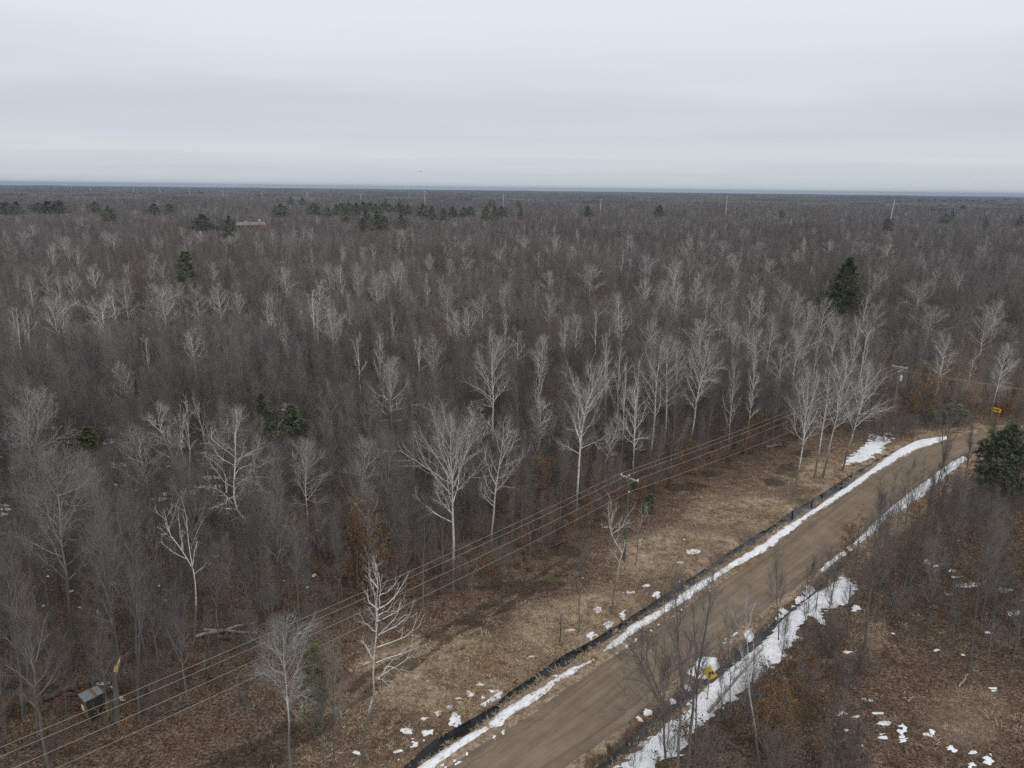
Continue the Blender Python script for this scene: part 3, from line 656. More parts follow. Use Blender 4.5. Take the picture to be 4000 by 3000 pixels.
LZ = [(1150,180,55,22),(1210,210,30,10),(1330,240,40,14),(1450,345,120,20),(1300,400,40,18),(1700,390,80,28),(1780,540,70,32),(580,830,60,18),(900,690,35,10),(1210,805,40,10),(1590,680,22,11),(720,1170,30,18),(520,1260,40,25),(830,1340,70,20),(820,1420,40,25),(965,1420,18,48),(1110,1385,22,9),(1130,1420,38,12),(1180,1405,12,14),(1320,1530,30,22),(1470,1560,48,14),(1590,1600,48,38),(1465,1640,25,20),(800,1268,60,8),(650,1290,40,15),(1420,850,20,8),(1360,285,50,10),(1830,455,25,20),(560,1380,26,18),(620,1430,18,10),(690,1510,14,16),(1620,1090,16,9),(1050,775,16,7),(640,520,18,12)]
snow("snow", "white snow patches on the leaf litter among the right-hand trees", None, [(3000 + u / 1.843, 2100 + v / 1.843, a / 2.5, b_ / 2.4) for u, v, a, b_ in LZ], ragged=1.0, step=.085, thick=.04)
snow("snow", "patches of snow on the verge around the yellow sign", None, [(2930, 2480, 24, 17), (2765, 2590, 50, 22), (2725, 2625, 30, 18), (2640, 2728, 24, 9), (2530, 2785, 14, 8), (2500, 2808, 10, 7), (2690, 2680, 16, 7)], ragged=.7, step=.085)
rng0 = np.random.default_rng(77)
sw = [(x, y, a, b_) for x, y, a, b_ in zip(rng0.uniform(-200, 1150, 170), 1560 + 480 * rng0.random(170) ** 1.1, rng0.uniform(12, 60, 170), rng0.uniform(4, 11, 170)) if y < 2060 - .16 * max(0, x)]
snow("snow", "thin broken snow on the wet wood floor under the left-hand trees", None, sw, ragged=1.1, step=.3, thick=.12, cut=.05)
sp_ = [(x, y, a, b_) for x, y, a, b_ in zip(rng0.uniform(0, 1500, 30), rng0.uniform(2050, 2420, 30), rng0.uniform(5, 12, 30), rng0.uniform(2, 4, 30))]
sp_ += [(440, 2280, 22, 8), (378, 2392, 5, 9), (397, 2424, 8, 5), (400, 2670, 30, 6), (470, 2726, 20, 6), (485, 2735, 12, 5), (430, 2684, 14, 5)]
snow("snow", "tiny scraps of snow on the brown leaf litter near the little shed", None, sp_, ragged=.5, step=.12, thick=.035)

# ------------------------------------------------------------------ power line along the road
M_POLE = plain("weathered_pole_wood", (.24, .225, .195), .9, 0, .3, 4)
M_POLE2 = plain("greenish_pole_wood", (.11, .12, .092), .9, 0, .3, 4)
M_ARM = plain("grey_crossarm_wood", (.36, .36, .345), .85)
M_PORC = plain("white_porcelain", (.80, .80, .79), .3)
M_STEEL = plain("galvanised_steel", (.42, .44, .45), .5, .3)
M_WIRE = plain("aluminium_wire", (.36, .355, .34), .55, 0, .05)
M_TANK = plain("pale_grey_paint", (.62, .66, .67), .4)
M_YEL = plain("yellow_sign_sheet", (1.0, .60, .015), .45, 0, .05)
M_BLACK = plain("black_sign_paint", (.015, .015, .015), .5)
M_YPOST = plain("yellow_painted_post", (.52, .27, .06), .6, 0, .2)
def ground_at(x, y): return float(ground_z(np.array([[x, y]], float))[0])
Ab, Bb = at(2437, 2187), at(3486, 1621)
Cb = np.array([-45.25, 15.4, 0]); Db = np.array([124.0, 96.0, 0])
AH, BH = 10.1, 9.45
dirAB = (Bb - Ab) / np.linalg.norm(Bb - Ab)
armA = np.array([dirAB[1], -dirAB[0], 0.0])
def insulator(parent, p, h=.20, r=.065):
    p = np.asarray(p, float)
    return obj("insulator", mk_mesh("insulator", rods([(p, p + [0, 0, h * .55], r, r * 1.15), (p + [0, 0, h * .55], p + [0, 0, h], r * .9, r * .5)], 10), [M_PORC]), parent)
def pole_with_arm(base, h, arm, label, mw, half, zarm, two=False):
    g = ground_at(base[0], base[1]); root = empty("utility_pole", (base[0], base[1], g))
    tag(root, label, "utility pole", "wooden utility poles by the road")
    obj("pole", mk_mesh("pole", rods([((0, 0, -.4), (0.02, 0, h), .165, .105)], 12), [mw]), root)
    rz = math.atan2(arm[1], arm[0]); pv = []
    offs = (.16, -.16) if two else (.14,)
    for o in offs:
        n = np.array([-arm[1], arm[0], 0]) * o
        v, f = box(n[0], n[1], zarm, half * 2, .11, .13, rz)
        obj("crossarm", mk_mesh("crossarm", [(v, f, 0)], [M_ARM], False), root)
        for s in (-1, 1):
            obj("brace", mk_mesh("brace", rods([(arm * s * half * .55 + n * 1.3 + [0, 0, zarm - .05], n * .9 + [0, 0, zarm - .62], .022, .022)], 6), [M_STEEL]), root)
    return root, g
pA, gA = pole_with_arm(Ab, AH, armA, "mossy green-brown wooden utility pole with one crossarm, behind the crooked birch in the clearing", M_POLE2, 1.2, AH - .30)
for s, z in ((-1.12, AH - .235), (1.12, AH - .235)): insulator(pA, armA * s + [0, 0, z] + np.array([-armA[1], armA[0], 0]) * .14)
insulator(pA, (0.02, 0, AH))
obj("neutral_bracket", mk_mesh("neutral_bracket", rods([((0.05, -.1, AH - 1.75), (.12, -.25, AH - 1.75), .05, .06)], 8), [M_PORC]), pA)
pB, gB = pole_with_arm(Bb, BH, armA, "grey wooden utility pole with double crossarm and pale transformer at the far road bend", M_POLE, 1.25, BH - .18, True)
for s in (-1.15, .12, 1.15):
    insulator(pB, armA * s + [0, 0, BH - .12] + np.array([-armA[1], armA[0], 0]) * -.16, .18)
lowarm = np.array([-armA[1], armA[0], 0]); v, f = box(0, 0, BH - 1.05, 1.5, .11, .12, math.atan2(lowarm[1], lowarm[0]))
obj("lower_crossarm", mk_mesh("lower_crossarm", [(v, f, 0)], [M_ARM], False), pB)
for s in (-.7, 0.18, .7): insulator(pB, lowarm * s + armA * .0 + [0, 0, BH - .99], .17)
tk = obj("transformer", mk_mesh("transformer", rods([((.42, -.12, BH - 2.65), (.42, -.12, BH - 1.90), .23, .23), ((.42, -.12, BH - 1.90), (.42, -.12, BH - 1.84), .25, .20)], 14), [M_TANK]), pB)
for dx in (-.1, .1): obj("bushing", mk_mesh("bushing", rods([((.42 + dx, -.12, BH - 1.85), (.42 + dx, -.12, BH - 1.55), .045, .03)], 8), [M_PORC]), tk)
for z in (2.1, 2.45): obj("bracket", mk_mesh("bracket", rods([((0, 0, BH - z), (.42, -.12, BH - z), .04, .04)], 6), [M_STEEL]), pB)
obj("jumper_wire", mk_mesh("jumper_wire", [(*tubes(np.array([resample([armA * -1.2 + [0, 0, BH - .2], armA * -1.05 + [0, 0, BH - .75], armA * -.5 + [0, 0, BH - 1.05]], 8)]), np.full((1, 8), .014), 4), 0)], [M_WIRE]), pB)
def wire(p, q, sag, label, r=.017, name="overhead_wire", group="wires of the roadside power line", n=40):
    p, q = np.asarray(p, float), np.asarray(q, float); u = np.linspace(0, 1, n)[:, None]
    P = p * (1 - u) + q * u; P[:, 2] -= (4 * sag * u * (1 - u))[:, 0]
    me = mk_mesh(name, [(*tubes(P[None], np.full((1, n), r), 5), 0)], [M_WIRE])
    return tag(obj(name, me), label, "wire", group)
nA = np.array([-armA[1], armA[0], 0]) * .14
attach = {"upper left": (Ab + armA * -1.12 + nA + [0, 0, gA + AH - .03], Bb + armA * -1.15 + [0, 0, gB + BH + .02]),
          "pole-top": (Ab + [0.02, 0, gA + AH + .20], Bb + armA * .12 + [0, 0, gB + BH + .04]),
          "roadside": (Ab + armA * 1.12 + nA + [0, 0, gA + AH - .03], Bb + armA * 1.15 + [0, 0, gB + BH + .02]),
          "lowest": (Ab + [.12, -.25, gA + AH - 1.72], Bb + [.1, -.1, gB + BH - 2.9])}
armC = armA
for k, (a_, b_) in attach.items():
    off = a_ - Ab
    wire(a_, b_, .75 if k != "lowest" else .95, "%s wire of the span between the mossy pole and the far pole" % k, .013)
    wire(a_, Cb + off, .9 if k != "lowest" else 1.1, "%s wire of the near span running past the shed to the lower left" % k, .011)
for k, s in (("upper", -.7), ("middle", .18), ("lower", .7)):
    wire(Bb + lowarm * s + [0, 0, gB + BH - .82], Db + lowarm * s + [0, 0, 8.3 - (.25 if k == 'lower' else 0)], .7, "%s thin wire leaving the transformer pole to the right" % k, .011)

# ------------------------------------------------------------------ signs and posts
def plate(parent, name, pts, y, m, thick=.012):
    """flat shape in the local xz plane at depth y"""
    p = np.array(pts, float); n = len(p)
    V = np.concatenate([np.c_[p[:, 0], np.full(n, y), p[:, 1]], np.c_[p[:, 0], np.full(n, y + thick), p[:, 1]]])
    me = bpy.data.meshes.new(name)
    faces = [list(range(n)), list(range(2 * n - 1, n - 1, -1))] + [[i, i + n, (i + 1) % n + n, (i + 1) % n] for i in range(n)]
    me.from_pydata([tuple(v) for v in V], [], faces); me.materials.append(m); me.update()
    return obj(name, me, parent)
sb = at(2762, 2735); sg = ground_at(sb[0], sb[1])
sign = empty("road_sign", (sb[0], sb[1], sg), math.radians(-32))
tag(sign, "yellow diamond road sign with black curve arrow, beside the snow behind bare branches", "road sign")
obj("post", mk_mesh("post", rods([((0, .03, -.3), (0, .03, 3.3), .045, .04)], 8), [M_YPOST]), sign)
cz, hd = 2.62, .66
pl = plate(sign, "sign_plate", [(0, cz - hd), (hd, cz), (0, cz + hd), (-hd, cz)], -.04, M_YEL)
plate(pl, "arrow", [(-.09, cz - .40), (.09, cz - .40), (.09, cz - .02), (.17, cz + .06), (.17, cz - .06), (.40, cz + .12), (.17, cz + .30), (.17, cz + .19), (.04, cz + .19), (-.09, cz + .06)], -.046, M_BLACK, .005)
fb = at(3884, 1640); fg = ground_at(fb[0], fb[1])
far_sign = empty("arrow_sign", (fb[0], fb[1], fg), -.98)
tag(far_sign, "yellow rectangular arrow sign on two yellow posts, above the young pine", "road sign")
for s in (-.55, .55): obj("post", mk_mesh("post", rods([((s, .04, -.3), (s, .04, 2.0), .05, .05)], 8), [M_YPOST]), far_sign)
pl = plate(far_sign, "sign_plate", [(-.82, 1.45), (.82, 1.45), (.82, 2.2), (-.82, 2.2)], -.05, M_YEL)
plate(pl, "arrow", [(-.55, 1.76), (.18, 1.76), (.18, 1.60), (.60, 1.83), (.18, 2.06), (.18, 1.90), (-.55, 1.90)], -.056, M_BLACK, .005)
mb = at(3833, 1642); mpost = empty("marker_post", (mb[0], mb[1], ground_at(mb[0], mb[1])), .9)
tag(mpost, "faded orange marker post leaning at the road bend, left of the arrow sign", "marker post")
obj("post", mk_mesh("post", rods([((0, 0, -.2), (.22, 0, 1.9), .055, .05)], 8), [M_YPOST]), mpost)
plate(mpost, "reflector", [(.08, 1.15), (.38, 1.18), (.44, 1.95), (.12, 1.92)], -.07, M_YPOST)

# ------------------------------------------------------------------ little shed in the wood
M_ROOF, t, b = mat("rusty_roof_metal")
rx = t.nodes.new("ShaderNodeSeparateXYZ"); t.links.new(coord(t), rx.inputs[0])
band_ = ramp_node(t, math_node(t, 'ADD', rx.outputs[0], math_node(t, 'MULTIPLY', math_node(t, 'SUBTRACT', noise_node(t, coord(t), 7, 4, .7), .5), .35)), [(.02, (0, 0, 0)), (.10, (1, 1, 1)), (.24, (1, 1, 1)), (.34, (0, 0, 0))])
t.links.new(mix_node(t, band_, ramp_node(t, noise_node(t, coord(t), 5, 4, .6), [(.3, (.15, .17, .185)), (.7, (.24, .265, .28))]), (.19, .10, .065)), b.inputs['Base Color']); b.inputs['Roughness'].default_value = .45; b.inputs['Metallic'].default_value = .25
M_PLY = plain("brown_plywood", (.22, .13, .055), .85, 0, .35, 3); M_TAR = plain("dark_felt", (.035, .037, .036), .9, 0, .4, 8)
M_OFF = plain("offwhite_trim", (.38, .37, .34), .7, 0, .1)
M_WHITE = plain("white_board", (.78, .78, .77), .6, 0, .04)
SHC = np.array([-32.2, 46.45]); SHR = math.radians(52)
shed = empty("shed", (SHC[0], SHC[1], ground_at(*SHC)), SHR)
tag(shed, "tiny dark shed with rust-streaked grey metal roof standing among the bare trees", "shed")
obj("front_wall", mk_mesh("front_wall", [(*box(0, -.46, 1.12, 1.14, .06, 1.62), 0)], [M_TAR], False), shed)
obj("back_wall", mk_mesh("back_wall", [(*box(0, .46, 1.12, 1.14, .06, 1.62), 0)], [M_TAR], False), shed)
obj("side_wall", mk_mesh("side_wall", [(*box(-.57, 0, 1.12, .06, .98, 1.62), 0)], [M_PLY], False), shed)
obj("side_wall", mk_mesh("side_wall", [(*box(.57, 0, 1.12, .06, .98, 1.62), 0)], [M_TAR], False), shed)
obj("floor", mk_mesh("floor", [(*box(0, 0, .29, 1.12, .9, .05), 0)], [M_PLY], False), shed)
for x, y in ((-.5, -.4), (.5, -.4), (-.5, .4), (.5, .4)): obj("leg", mk_mesh("leg", [(*box(x, y, .05, .09, .09, .43), 0)], [M_BROWN], False), shed)
rv = np.array([[x, y, 2.0 + .06 * (y > 0) + dz + .004 * math.cos(x * 60)] for dz in (0, .03) for y in (-.60, .62) for x in np.linspace(-.70, .70, 29)])
n = 29; k = np.arange(n - 1); rf_ = np.concatenate([np.stack([k, k + n, k + n + 1, k + 1], -1), np.stack([k, k + 1, k + n + 1, k + n], -1) + 2 * n, np.stack([k, k + 1, k + 1 + 2 * n, k + 2 * n], -1), np.stack([k + n, k + 3 * n, k + 1 + 3 * n, k + 1 + n], -1)])
obj("roof", mk_mesh("roof", [(rv, rf_, 0)], [M_ROOF], False), shed)
obj("fascia", mk_mesh("fascia", [(*box(0, -.50, 1.95, 1.3, .03, .10), 0)], [M_PLY], False), shed)
obj("board", mk_mesh("board", [(*box(-.66, .1, 1.15, .04, .42, .40), 0)], [M_WHITE], False), shed)

# ------------------------------------------------------------------ house far off in the wood
M_SIDE = plain("tan_siding", (.27, .225, .17), .8, 0, .12, 2); M_SHING = plain("pale_shingle", (.19, .172, .15), .9, 0, .25, 1.5); M_RED = plain("reddish_brick", (.32, .15, .12), .85, 0, .2, 2)
M_PANE = plain("dark_pane", (.03, .035, .04), .15)
hb = at(985, 869, 9.0); HR = math.atan2(-hb[0], hb[1]); HS = 1.28
house = empty("house", (hb[0], hb[1], 0), HR, HS)
tag(house, "distant tan house with pale roof and a red gable end, glimpsed over the bare woods", "house")
def prism(x0, x1, y0, y1, z0, z1, axis_='x', over=.4):
    ym = (y0 + y1) / 2
    if axis_ == 'x':
        V = np.array([[x, y, z] for x in (x0, x1) for y, z in ((y0 - over, z0), (ym, z1), (y1 + over, z0))])
    else:
        xm = (x0 + x1) / 2
        V = np.array([[x, y, z] for y in (y0, y1) for x, z in ((x0 - over, z0), (xm, z1), (x1 + over, z0))])
    return [(V, np.array([[0, 3, 4, 1], [1, 4, 5, 2], [0, 2, 5, 3]]), 0), (V, np.array([[0, 1, 2], [3, 5, 4]]), 0)]
obj("wall", mk_mesh("wall", [(*box(-1, 0, 2.7, 18, 8, 5.4), 0)], [M_SIDE], False), house)
rf = obj("roof", mk_mesh("roof", prism(-10.6, 8.4, -4, 4, 5.4, 7.4), [M_SHING], False), house)
obj("chimney", mk_mesh("chimney", [(*box(-4.0, 0, 7.6, 1.6, 1.1, 1.3), 0)], [M_OFF], False), rf)
obj("gable_wing", mk_mesh("gable_wing", [(*box(5.2, -4.6, 2.7, 5.0, 3.0, 5.4), 0)], [M_RED], False), house)
obj("gable_roof", mk_mesh("gable_roof", prism(2.7, 7.7, -6.4, 0, 5.41, 7.2, 'y', .3), [M_SIDE], False), house)
obj("cupola", mk_mesh("cupola", [(*box(4.9, 0.2, 7.6, 1.4, 1.4, 1.3), 0)] + prism(4.2, 5.6, -.5, .9, 8.25, 9.0), [M_OFF], False), house)
for x in (-8.5, -6.5, -3, 0): 
    wdw = obj("window", mk_mesh("window", [(*box(x, -4.03, 4.2, 1.5, .08, 1.6), 0)], [M_OFF], False), house)
    obj("pane", mk_mesh("pane", [(*box(x, -4.08, 4.2, 1.2, .04, 1.3), 0)], [M_PANE], False), wdw)

# ------------------------------------------------------------------ transmission line across the far woods
M_MONO = plain("pale_steel_pole", (.58, .60, .60), .5, 0, .05)
TP = [(3439, 779), (2807, 763), (2335, 774), (1962, 755), (1684, 745), (1420, 755), (1216, 749), (1049, 745), (904, 741), (778, 730), (671, 730), (574, 728), (487, 725), (415, 727), (346, 722), (285, 720)]
tops = []
for k, (x, y) in enumerate(TP):
    px_, py_ = 414 - 144 * k, 800 + 133 * k
    hz = proj(np.array([px_, py_, CAM_H]))[1]
    h = float(np.clip(CAM_H - (y - hz) / FPX * py_, 27, 37))
    lean = -2.2 if k == 0 else 0.0
    root = empty("transmission_pole", (px_ + (lean if k == 0 else 0), py_, 0)); bw = .45 + .00012 * py_
    tag(root, "pale leaning steel pole nearest on the transmission line, far right" if k == 0 else ("tall pale steel pole of the transmission line above the far woods, second from the right" if k == 1 else ("tall pale steel pole of the transmission line, just right of the lone far spruce" if k == 2 else ("slender pale steel pole of the transmission line rising behind the dark pine grove" if k < 6 else "tiny pale pole in the far row receding to the left horizon"))), "transmission pole", "poles of the far transmission line" if k < 6 else "smallest poles of the far transmission line")
    obj("pole", mk_mesh("pole", rods([((0, 0, 0), (-lean, 0, h), bw, bw * .55)], 8), [M_MONO]), root)
    for j, s in enumerate((1, -1, 1)):
        obj("arm", mk_mesh("arm", rods([((-lean, 0, h - 1 - 2.6 * j), (-lean + s * 1.6, s * 1.6, h - .8 - 2.6 * j), .10, .07)], 6), [M_MONO]), root)
    tops.append(np.array([px_, py_, h]))
for j, s in enumerate((1, -1, 1)):
    for k in range(4):
        o_ = np.array([s * 1.6, s * 1.6, -.9 - 2.6 * j])
        wire(tops[k] + o_, tops[k + 1] + o_, 4.5, "faint wire of the far transmission line strung between pale poles", .055, "transmission_wire", "wires of the far transmission line", 24)
    o_ = np.array([s * 1.6, s * 1.6, -.9 - 2.6 * j])
    wire(tops[0] + o_, tops[0] + np.array([200, -150, -2]) + o_, 4.5, "faint wire of the far transmission line leaving the leaning pole to the right", .05, "transmission_wire", "wires running right from the leaning pole", 24)
# lattice mast on the horizon and a bird
def mast(x, y, d, label):
    hz = proj(np.array([(x - 2000) / FPX * d, d, CAM_H]))[1]; h = CAM_H + (hz - y) / FPX * d
    root = empty("radio_mast", ((x - 2000) / FPX * d, d, 0)); tag(root, label, "mast")
    segs = []
    for a in range(3):
        c0, c1 = np.array([math.cos(a * 2.094), math.sin(a * 2.094), 0]), np.array([math.cos(a * 2.094 + 2.094), math.sin(a * 2.094 + 2.094), 0])
        segs.append((c0 * 1.2, c0 * .7 + [0, 0, h], .16, .12))
        for z in np.arange(0, h - 3, 4.0): segs.append((c0 * .95 + [0, 0, z], c1 * .95 + [0, 0, z + 4], .09, .09))
    obj("lattice", mk_mesh("lattice", rods(segs, 5), [M_MONO]), root)
    obj("antenna", mk_mesh("antenna", rods([((0, 0, h), (0, 0, h + 2.5), .14, .08)], 6), [M_MONO]), root)
mast(1635, 724, 3000, "thin lattice mast standing on the horizon above the pine grove")
mast(2925, 744, 3000, "faint thin mast on the horizon between the two right-hand transmission poles")
bp_ = np.array([0, 0, CAM_H]) + ((1643 - 2000) / FPX * RT - (670 - 1500) / FPX * UP + FW) * 180
bird = empty("bird", bp_, .6); tag(bird, "tiny dark bird gliding in the sky above the horizon mast", "bird")
BV = np.array([[-.25, 0, 0], [0, -.05, .03], [.22, 0, 0], [0, .05, .03], [0, 0, -.05], [-.42, -.06, 0], [-.42, .06, 0]])
obj("body", mk_mesh("body", [(BV, np.array([[0, 1, 3], [1, 2, 3], [0, 4, 1], [1, 4, 2], [2, 4, 3], [3, 4, 0], [0, 5, 6]]), 0)], [M_BLACK]), bird)
for s in (-1, 1):
    WV = np.array([[.08, s * .04, .02], [-.10, s * .04, .02], [.05, s * .35, .14], [-.14, s * .35, .13], [-.10, s * .75, .08], [-.02, s * .35, .16]])
    obj("wing", mk_mesh("wing", [(WV, np.array([[0, 2, 3, 1]]), 0), (WV, np.array([[2, 4, 3], [0, 5, 2], [2, 5, 4]]), 0)], [M_BLACK]), bird)

# ------------------------------------------------------------------ fallen trunks, broken stubs
M_LOG = plain("rotting_log", (.10, .085, .068), .95, 0, .4, 3); M_LOGP = plain("bleached_log", (.30, .275, .245), .9, 0, .25, 3); M_SPLIT = plain("fresh_split_wood", (.52, .34, .15), .8, 0, .3, 6)
def log(p, q, r, m, label, branches=2, lift=0.0, seed=0):
    a, b_ = at(*p), at(*q); a[2] = ground_at(a[0], a[1]) + r * .8; b_[2] = ground_at(b_[0], b_[1]) + r * .7 + lift
    rg = np.random.default_rng(seed); root = empty("fallen_log", a); L = b_ - a
    P = np.linspace(0, 1, 7)[:, None] * L; P[1:-1] += rg.normal(0, .05, (5, 3))
    R = np.linspace(r, r * .55, 7)
    tag(root, label, "fallen log")
    obj("trunk", mk_mesh("log_trunk", [(*tubes(P[None], R[None], 9), 0)] + rods([(P[0], P[0] + (P[0] - P[1]) * .02, r, r * .8)], 9), [m]), root)
    for k in range(branches):
        s = P[2 + k % 4]; e = s + rg.normal(0, .5, 3) + np.array([0, 0, .5]) + L * .12
        obj("branch", mk_mesh("log_branch", rods([(s, e, r * .35, .01)], 5), [m]), root)
log((-20, 2806), (120, 2742), .24, M_LOG, "thick pale-brown log lying at the left edge beyond the shed", 1, 0, 1)
log((175, 2738), (420, 2655), .30, M_LOG, "dark fallen trunk with snow on it, lying behind the shed", 3, .1, 2)
log((250, 2720), (470, 2700), .18, M_LOG, "dark thinner log lying against the snowy trunk behind the shed", 2, .1, 3)
log((760, 2492), (1010, 2440), .17, M_LOGP, "uppermost bleached log of the pile left of the leafy oaks", 2, .2, 4)
log((800, 2462), (1030, 2486), .15, M_LOGP, "bleached log crossing the foot of the log pile left of the leafy oaks", 2, .2, 5)
log((700, 2478), (930, 2505), .12, M_LOG, "grey-brown log lying below the bleached log pile", 1, .1, 6)
log((2428, 1790), (2545, 1760), .20, M_LOGP, "pale fallen birch trunk lying among trees beyond the mossy pole", 1, .5, 7)
log((2990, 1748), (3068, 1742), .16, M_LOGP, "pale log on the dark ground left of the leaning pale clump", 1, .1, 8)
log((2105, 2152), (2225, 2120), .12, M_LOG, "dark dead branch lying at the wood edge above the clearing ruts", 3, .2, 9)
log((2764, 2786), (2975, 2574), .13, M_LOGP, "grey dead trunk fallen slantwise across the snow behind the sign", 3, 1.1, 10)
log((640, 2790), (770, 2745), .10, M_LOG, "thin dark stick lying in the orange scrub below the wires", 1, .05, 11)
log((3745, 2690), (3775, 2662), .07, M_LOGP, "short pale broken stick on the leaf litter near the lower right", 0, .6, 12)
def stub(base, tip, r, label, split, seed):
    a = at(*base); a[2] = ground_at(a[0], a[1]) - .15; root = empty("broken_tree", a); tag(root, label, "tree stub")
    e = facing(tip[0], tip[1], a) - a; P = resample([(0, 0, 0), e * .5 + [.05, 0, 0], e], 6)
    obj("trunk", mk_mesh("stub_trunk", [(*tubes(P[None], np.linspace(r * 1.2, r * .75, 6)[None], 9), 0)], [M_BROWN]), root)
    if split is not None:
        s = facing(split[0], split[1], a) - a
        obj("splinter", mk_mesh("splinter", rods([(P[-1] - [0, 0, .3], P[-1] * .4 + s * .6 + [.05, 0, 0], r * .7, r * .45), (P[-1] * .4 + s * .6 + [.05, 0, 0], s, r * .45, .02), (P[-1], P[-1] * .6 + s * .4 - [.12, 0, 0], r * .4, .02)], 6), [M_SPLIT]), root)
stub((456, 2812), (447, 2622), .23, "broken tree snapped off with a bright yellow splinter, right of the shed", (470, 2565), 1)
stub((968, 2768), (912, 2640), .13, "leaning dark dead stub under the wires at the edge of the orange scrub", None, 2)
stub((795, 2636), (797, 2548), .14, "short dark snag standing behind the wires left of the pale birch", None, 3)
stub((2186, 2510), (2192, 2402), .06, "thin dark dead stem standing alone on the grass by the ditch", None, 4)

# ------------------------------------------------------------------ trees one can tell apart
LAND = []                                                    # landmarks: (short name, photo position) used to say which tree is which
def ground_pt(x, y):
    p = at(x, y); p[2] = ground_at(p[0], p[1]) - .12; return p
rngT = np.random.default_rng(2024)
PALE_M, GREY_M, LICHEN_M = [M_PALE, M_PALETWIG, M_PALE], [M_BROWN, M_TWIG, M_LIMB], [M_GREYPALE, M_PALETWIG, M_GREYPALE]
def zoom_px(pts, ox, oy, s): return [(ox + u / s, oy + v / s) for u, v in pts]
Z2 = lambda p: zoom_px(p, 1000, 2100, 1.843)
Z3 = lambda p: zoom_px(p, 2000, 2100, 1.843)
Z5 = lambda p: zoom_px(p, 0, 1350, 2.212)
Z6 = lambda p: zoom_px(p, 1000, 1350, 2.212)
Z7 = lambda p: zoom_px(p, 2000, 1350, 2.212)
Z8 = lambda p: zoom_px(p, 3000, 1350, 2.212)
ZC = lambda p: zoom_px(p, 2300, 1750, 3.3175)
TARGETS = []                                                 # (x, y, half width, height that must stay in sight, reach in front)
PLACED = []                                                  # (x, y, keep-clear radius)
n_seed = [100]
def hero(name, nick, label, kind, path, limbs=(), cat="pale tree", mats=None, group=None, width=1.0, detail=1.0, twig=1.0):
    """one tree drawn along its trunk line; its limbs also reach towards and away from the viewer"""
    n_seed[0] += 1; rng = np.random.default_rng(n_seed[0])
    base = ground_pt(*path[0]); root = empty(name, base)
    nrm = np.array([base[0], base[1], 0]); nrm /= np.linalg.norm(nrm)
    T = [np.zeros(3)] + [facing(x, y, base) - base for x, y in path[1:]]
    LB = []
    for l in limbs:
        q = [facing(x, y, base) - base for x, y in l]; k = rng.uniform(-.6, .6); n = len(q)
        tot = np.linalg.norm(q[-1] - q[0])
        LB.append([p + nrm * k * tot * (i / (n - 1)) for i, p in enumerate(q)])
    h = T[-1][2]
    t_, c_, _ = grow(n_seed[0], h, kind, trunk=T, limbs=LB or None, width=width, detail=detail, twig=twig)
    m = mats or PALE_M
    obj("trunk", mk_mesh("trunk", t_, [m[0]]), root); obj("crown", mk_mesh("crown", c_, [m[2], m[1]]), root)
    tag(root, label, cat, group or ("pale bare trees of the near wood" if m is not GREY_M else "grey bare trees of the near wood"))
    mid = T[-1] * .75 + base; q = proj(mid)
    if nick: LAND.append((nick, q[0], q[1]))
    PLACED.append((base[0], base[1], 2.3)); TARGETS.append((base[0], base[1], 1.4, h * .42, 10))
    return root
hero("pale_tree", "white tree leaning over the clearing", "tall white tree with long right-hand boughs, standing on the grass near the lower centre", "bare",
     Z2([(765,1590),(800,1250),(850,1170),(850,950),(870,650),(875,400),(865,190)]),
     [Z2(l) for l in ([(865,900),(1000,870),(1150,870),(1220,850)],[(880,1010),(1000,920),(1090,860),(1150,700),(1190,660)],[(870,790),(1000,770),(1120,740),(1170,600)],[(880,700),(1000,640),(1100,590),(1160,480)],[(865,680),(780,600),(715,510)],[(880,520),(820,480),(780,400)],[(890,510),(1000,460),(1090,330)],[(885,420),(940,380),(1020,270)],[(880,370),(835,320),(830,220)],[(850,890),(760,880),(690,830)],[(895,1000),(960,940),(1050,970),(1090,1010)],[(865,1010),(930,1040),(960,1100)],[(870,600),(960,560),(1050,500),(1090,430)],[(880,560),(960,500),(1000,380)])], detail=1.5)
hero("pale_tree", "white birch by the wires", "white-trunked birch with fan-shaped crown crossed by the wires, lower left of centre", "vase",
     Z2([(247,1700),(230,1250),(205,950),(190,830),(200,560)]),
     [Z2(l) for l in ([(195,850),(60,720),(-10,660)],[(200,840),(330,700),(450,640)],[(215,1000),(100,950),(40,900)],[(215,1150),(330,1110),(440,1130)],[(225,1200),(290,1290),(400,1270),(480,1240)])])
hero("pale_tree", "crooked birch", "crooked white birch with few forked limbs, standing before the mossy utility pole", "bare",
     [(2385,2398),(2401,2306),(2422,2190),(2430,2157),(2402,2118),(2387,2081),(2377,2036),(2387,1985),(2388,1955)],
     [ZC(l) for l in ([(310,1110),(430,990),(540,800),(630,690)],[(260,970),(330,840),(380,700)],[(250,1020),(190,1000),(135,950)],[(350,1090),(470,1020),(580,980)],[(400,1480),(330,1400),(260,1340)],[(310,1060),(400,920),(440,830)])], twig=.8)
hero("pale_tree", "small many-stemmed white tree", "small many-stemmed white tree spreading right of the crooked birch", "bare", ZC([(600,1520),(620,1400),(640,1100),(700,900),(740,750)]),
     [ZC(l) for l in ([(620,1420),(625,1100),(640,880)],[(650,1360),(740,1140),(790,960),(760,860)],[(680,1230),(840,1000),(880,840)],[(720,1180),(850,1100),(1000,970)],[(680,1250),(800,1240),(990,1180)],[(640,1350),(760,1290),(940,1200)],[(630,1370),(750,1370),(880,1390)],[(610,1300),(540,1240),(510,1200)])], twig=.8)
hero("pale_tree", "front tree of the roadside clump", "pale tree leaning at the left front of the clump beside the far road", "vase", Z8([(225,1290),(290,950),(320,700),(345,450),(355,250)]), width=1.05)
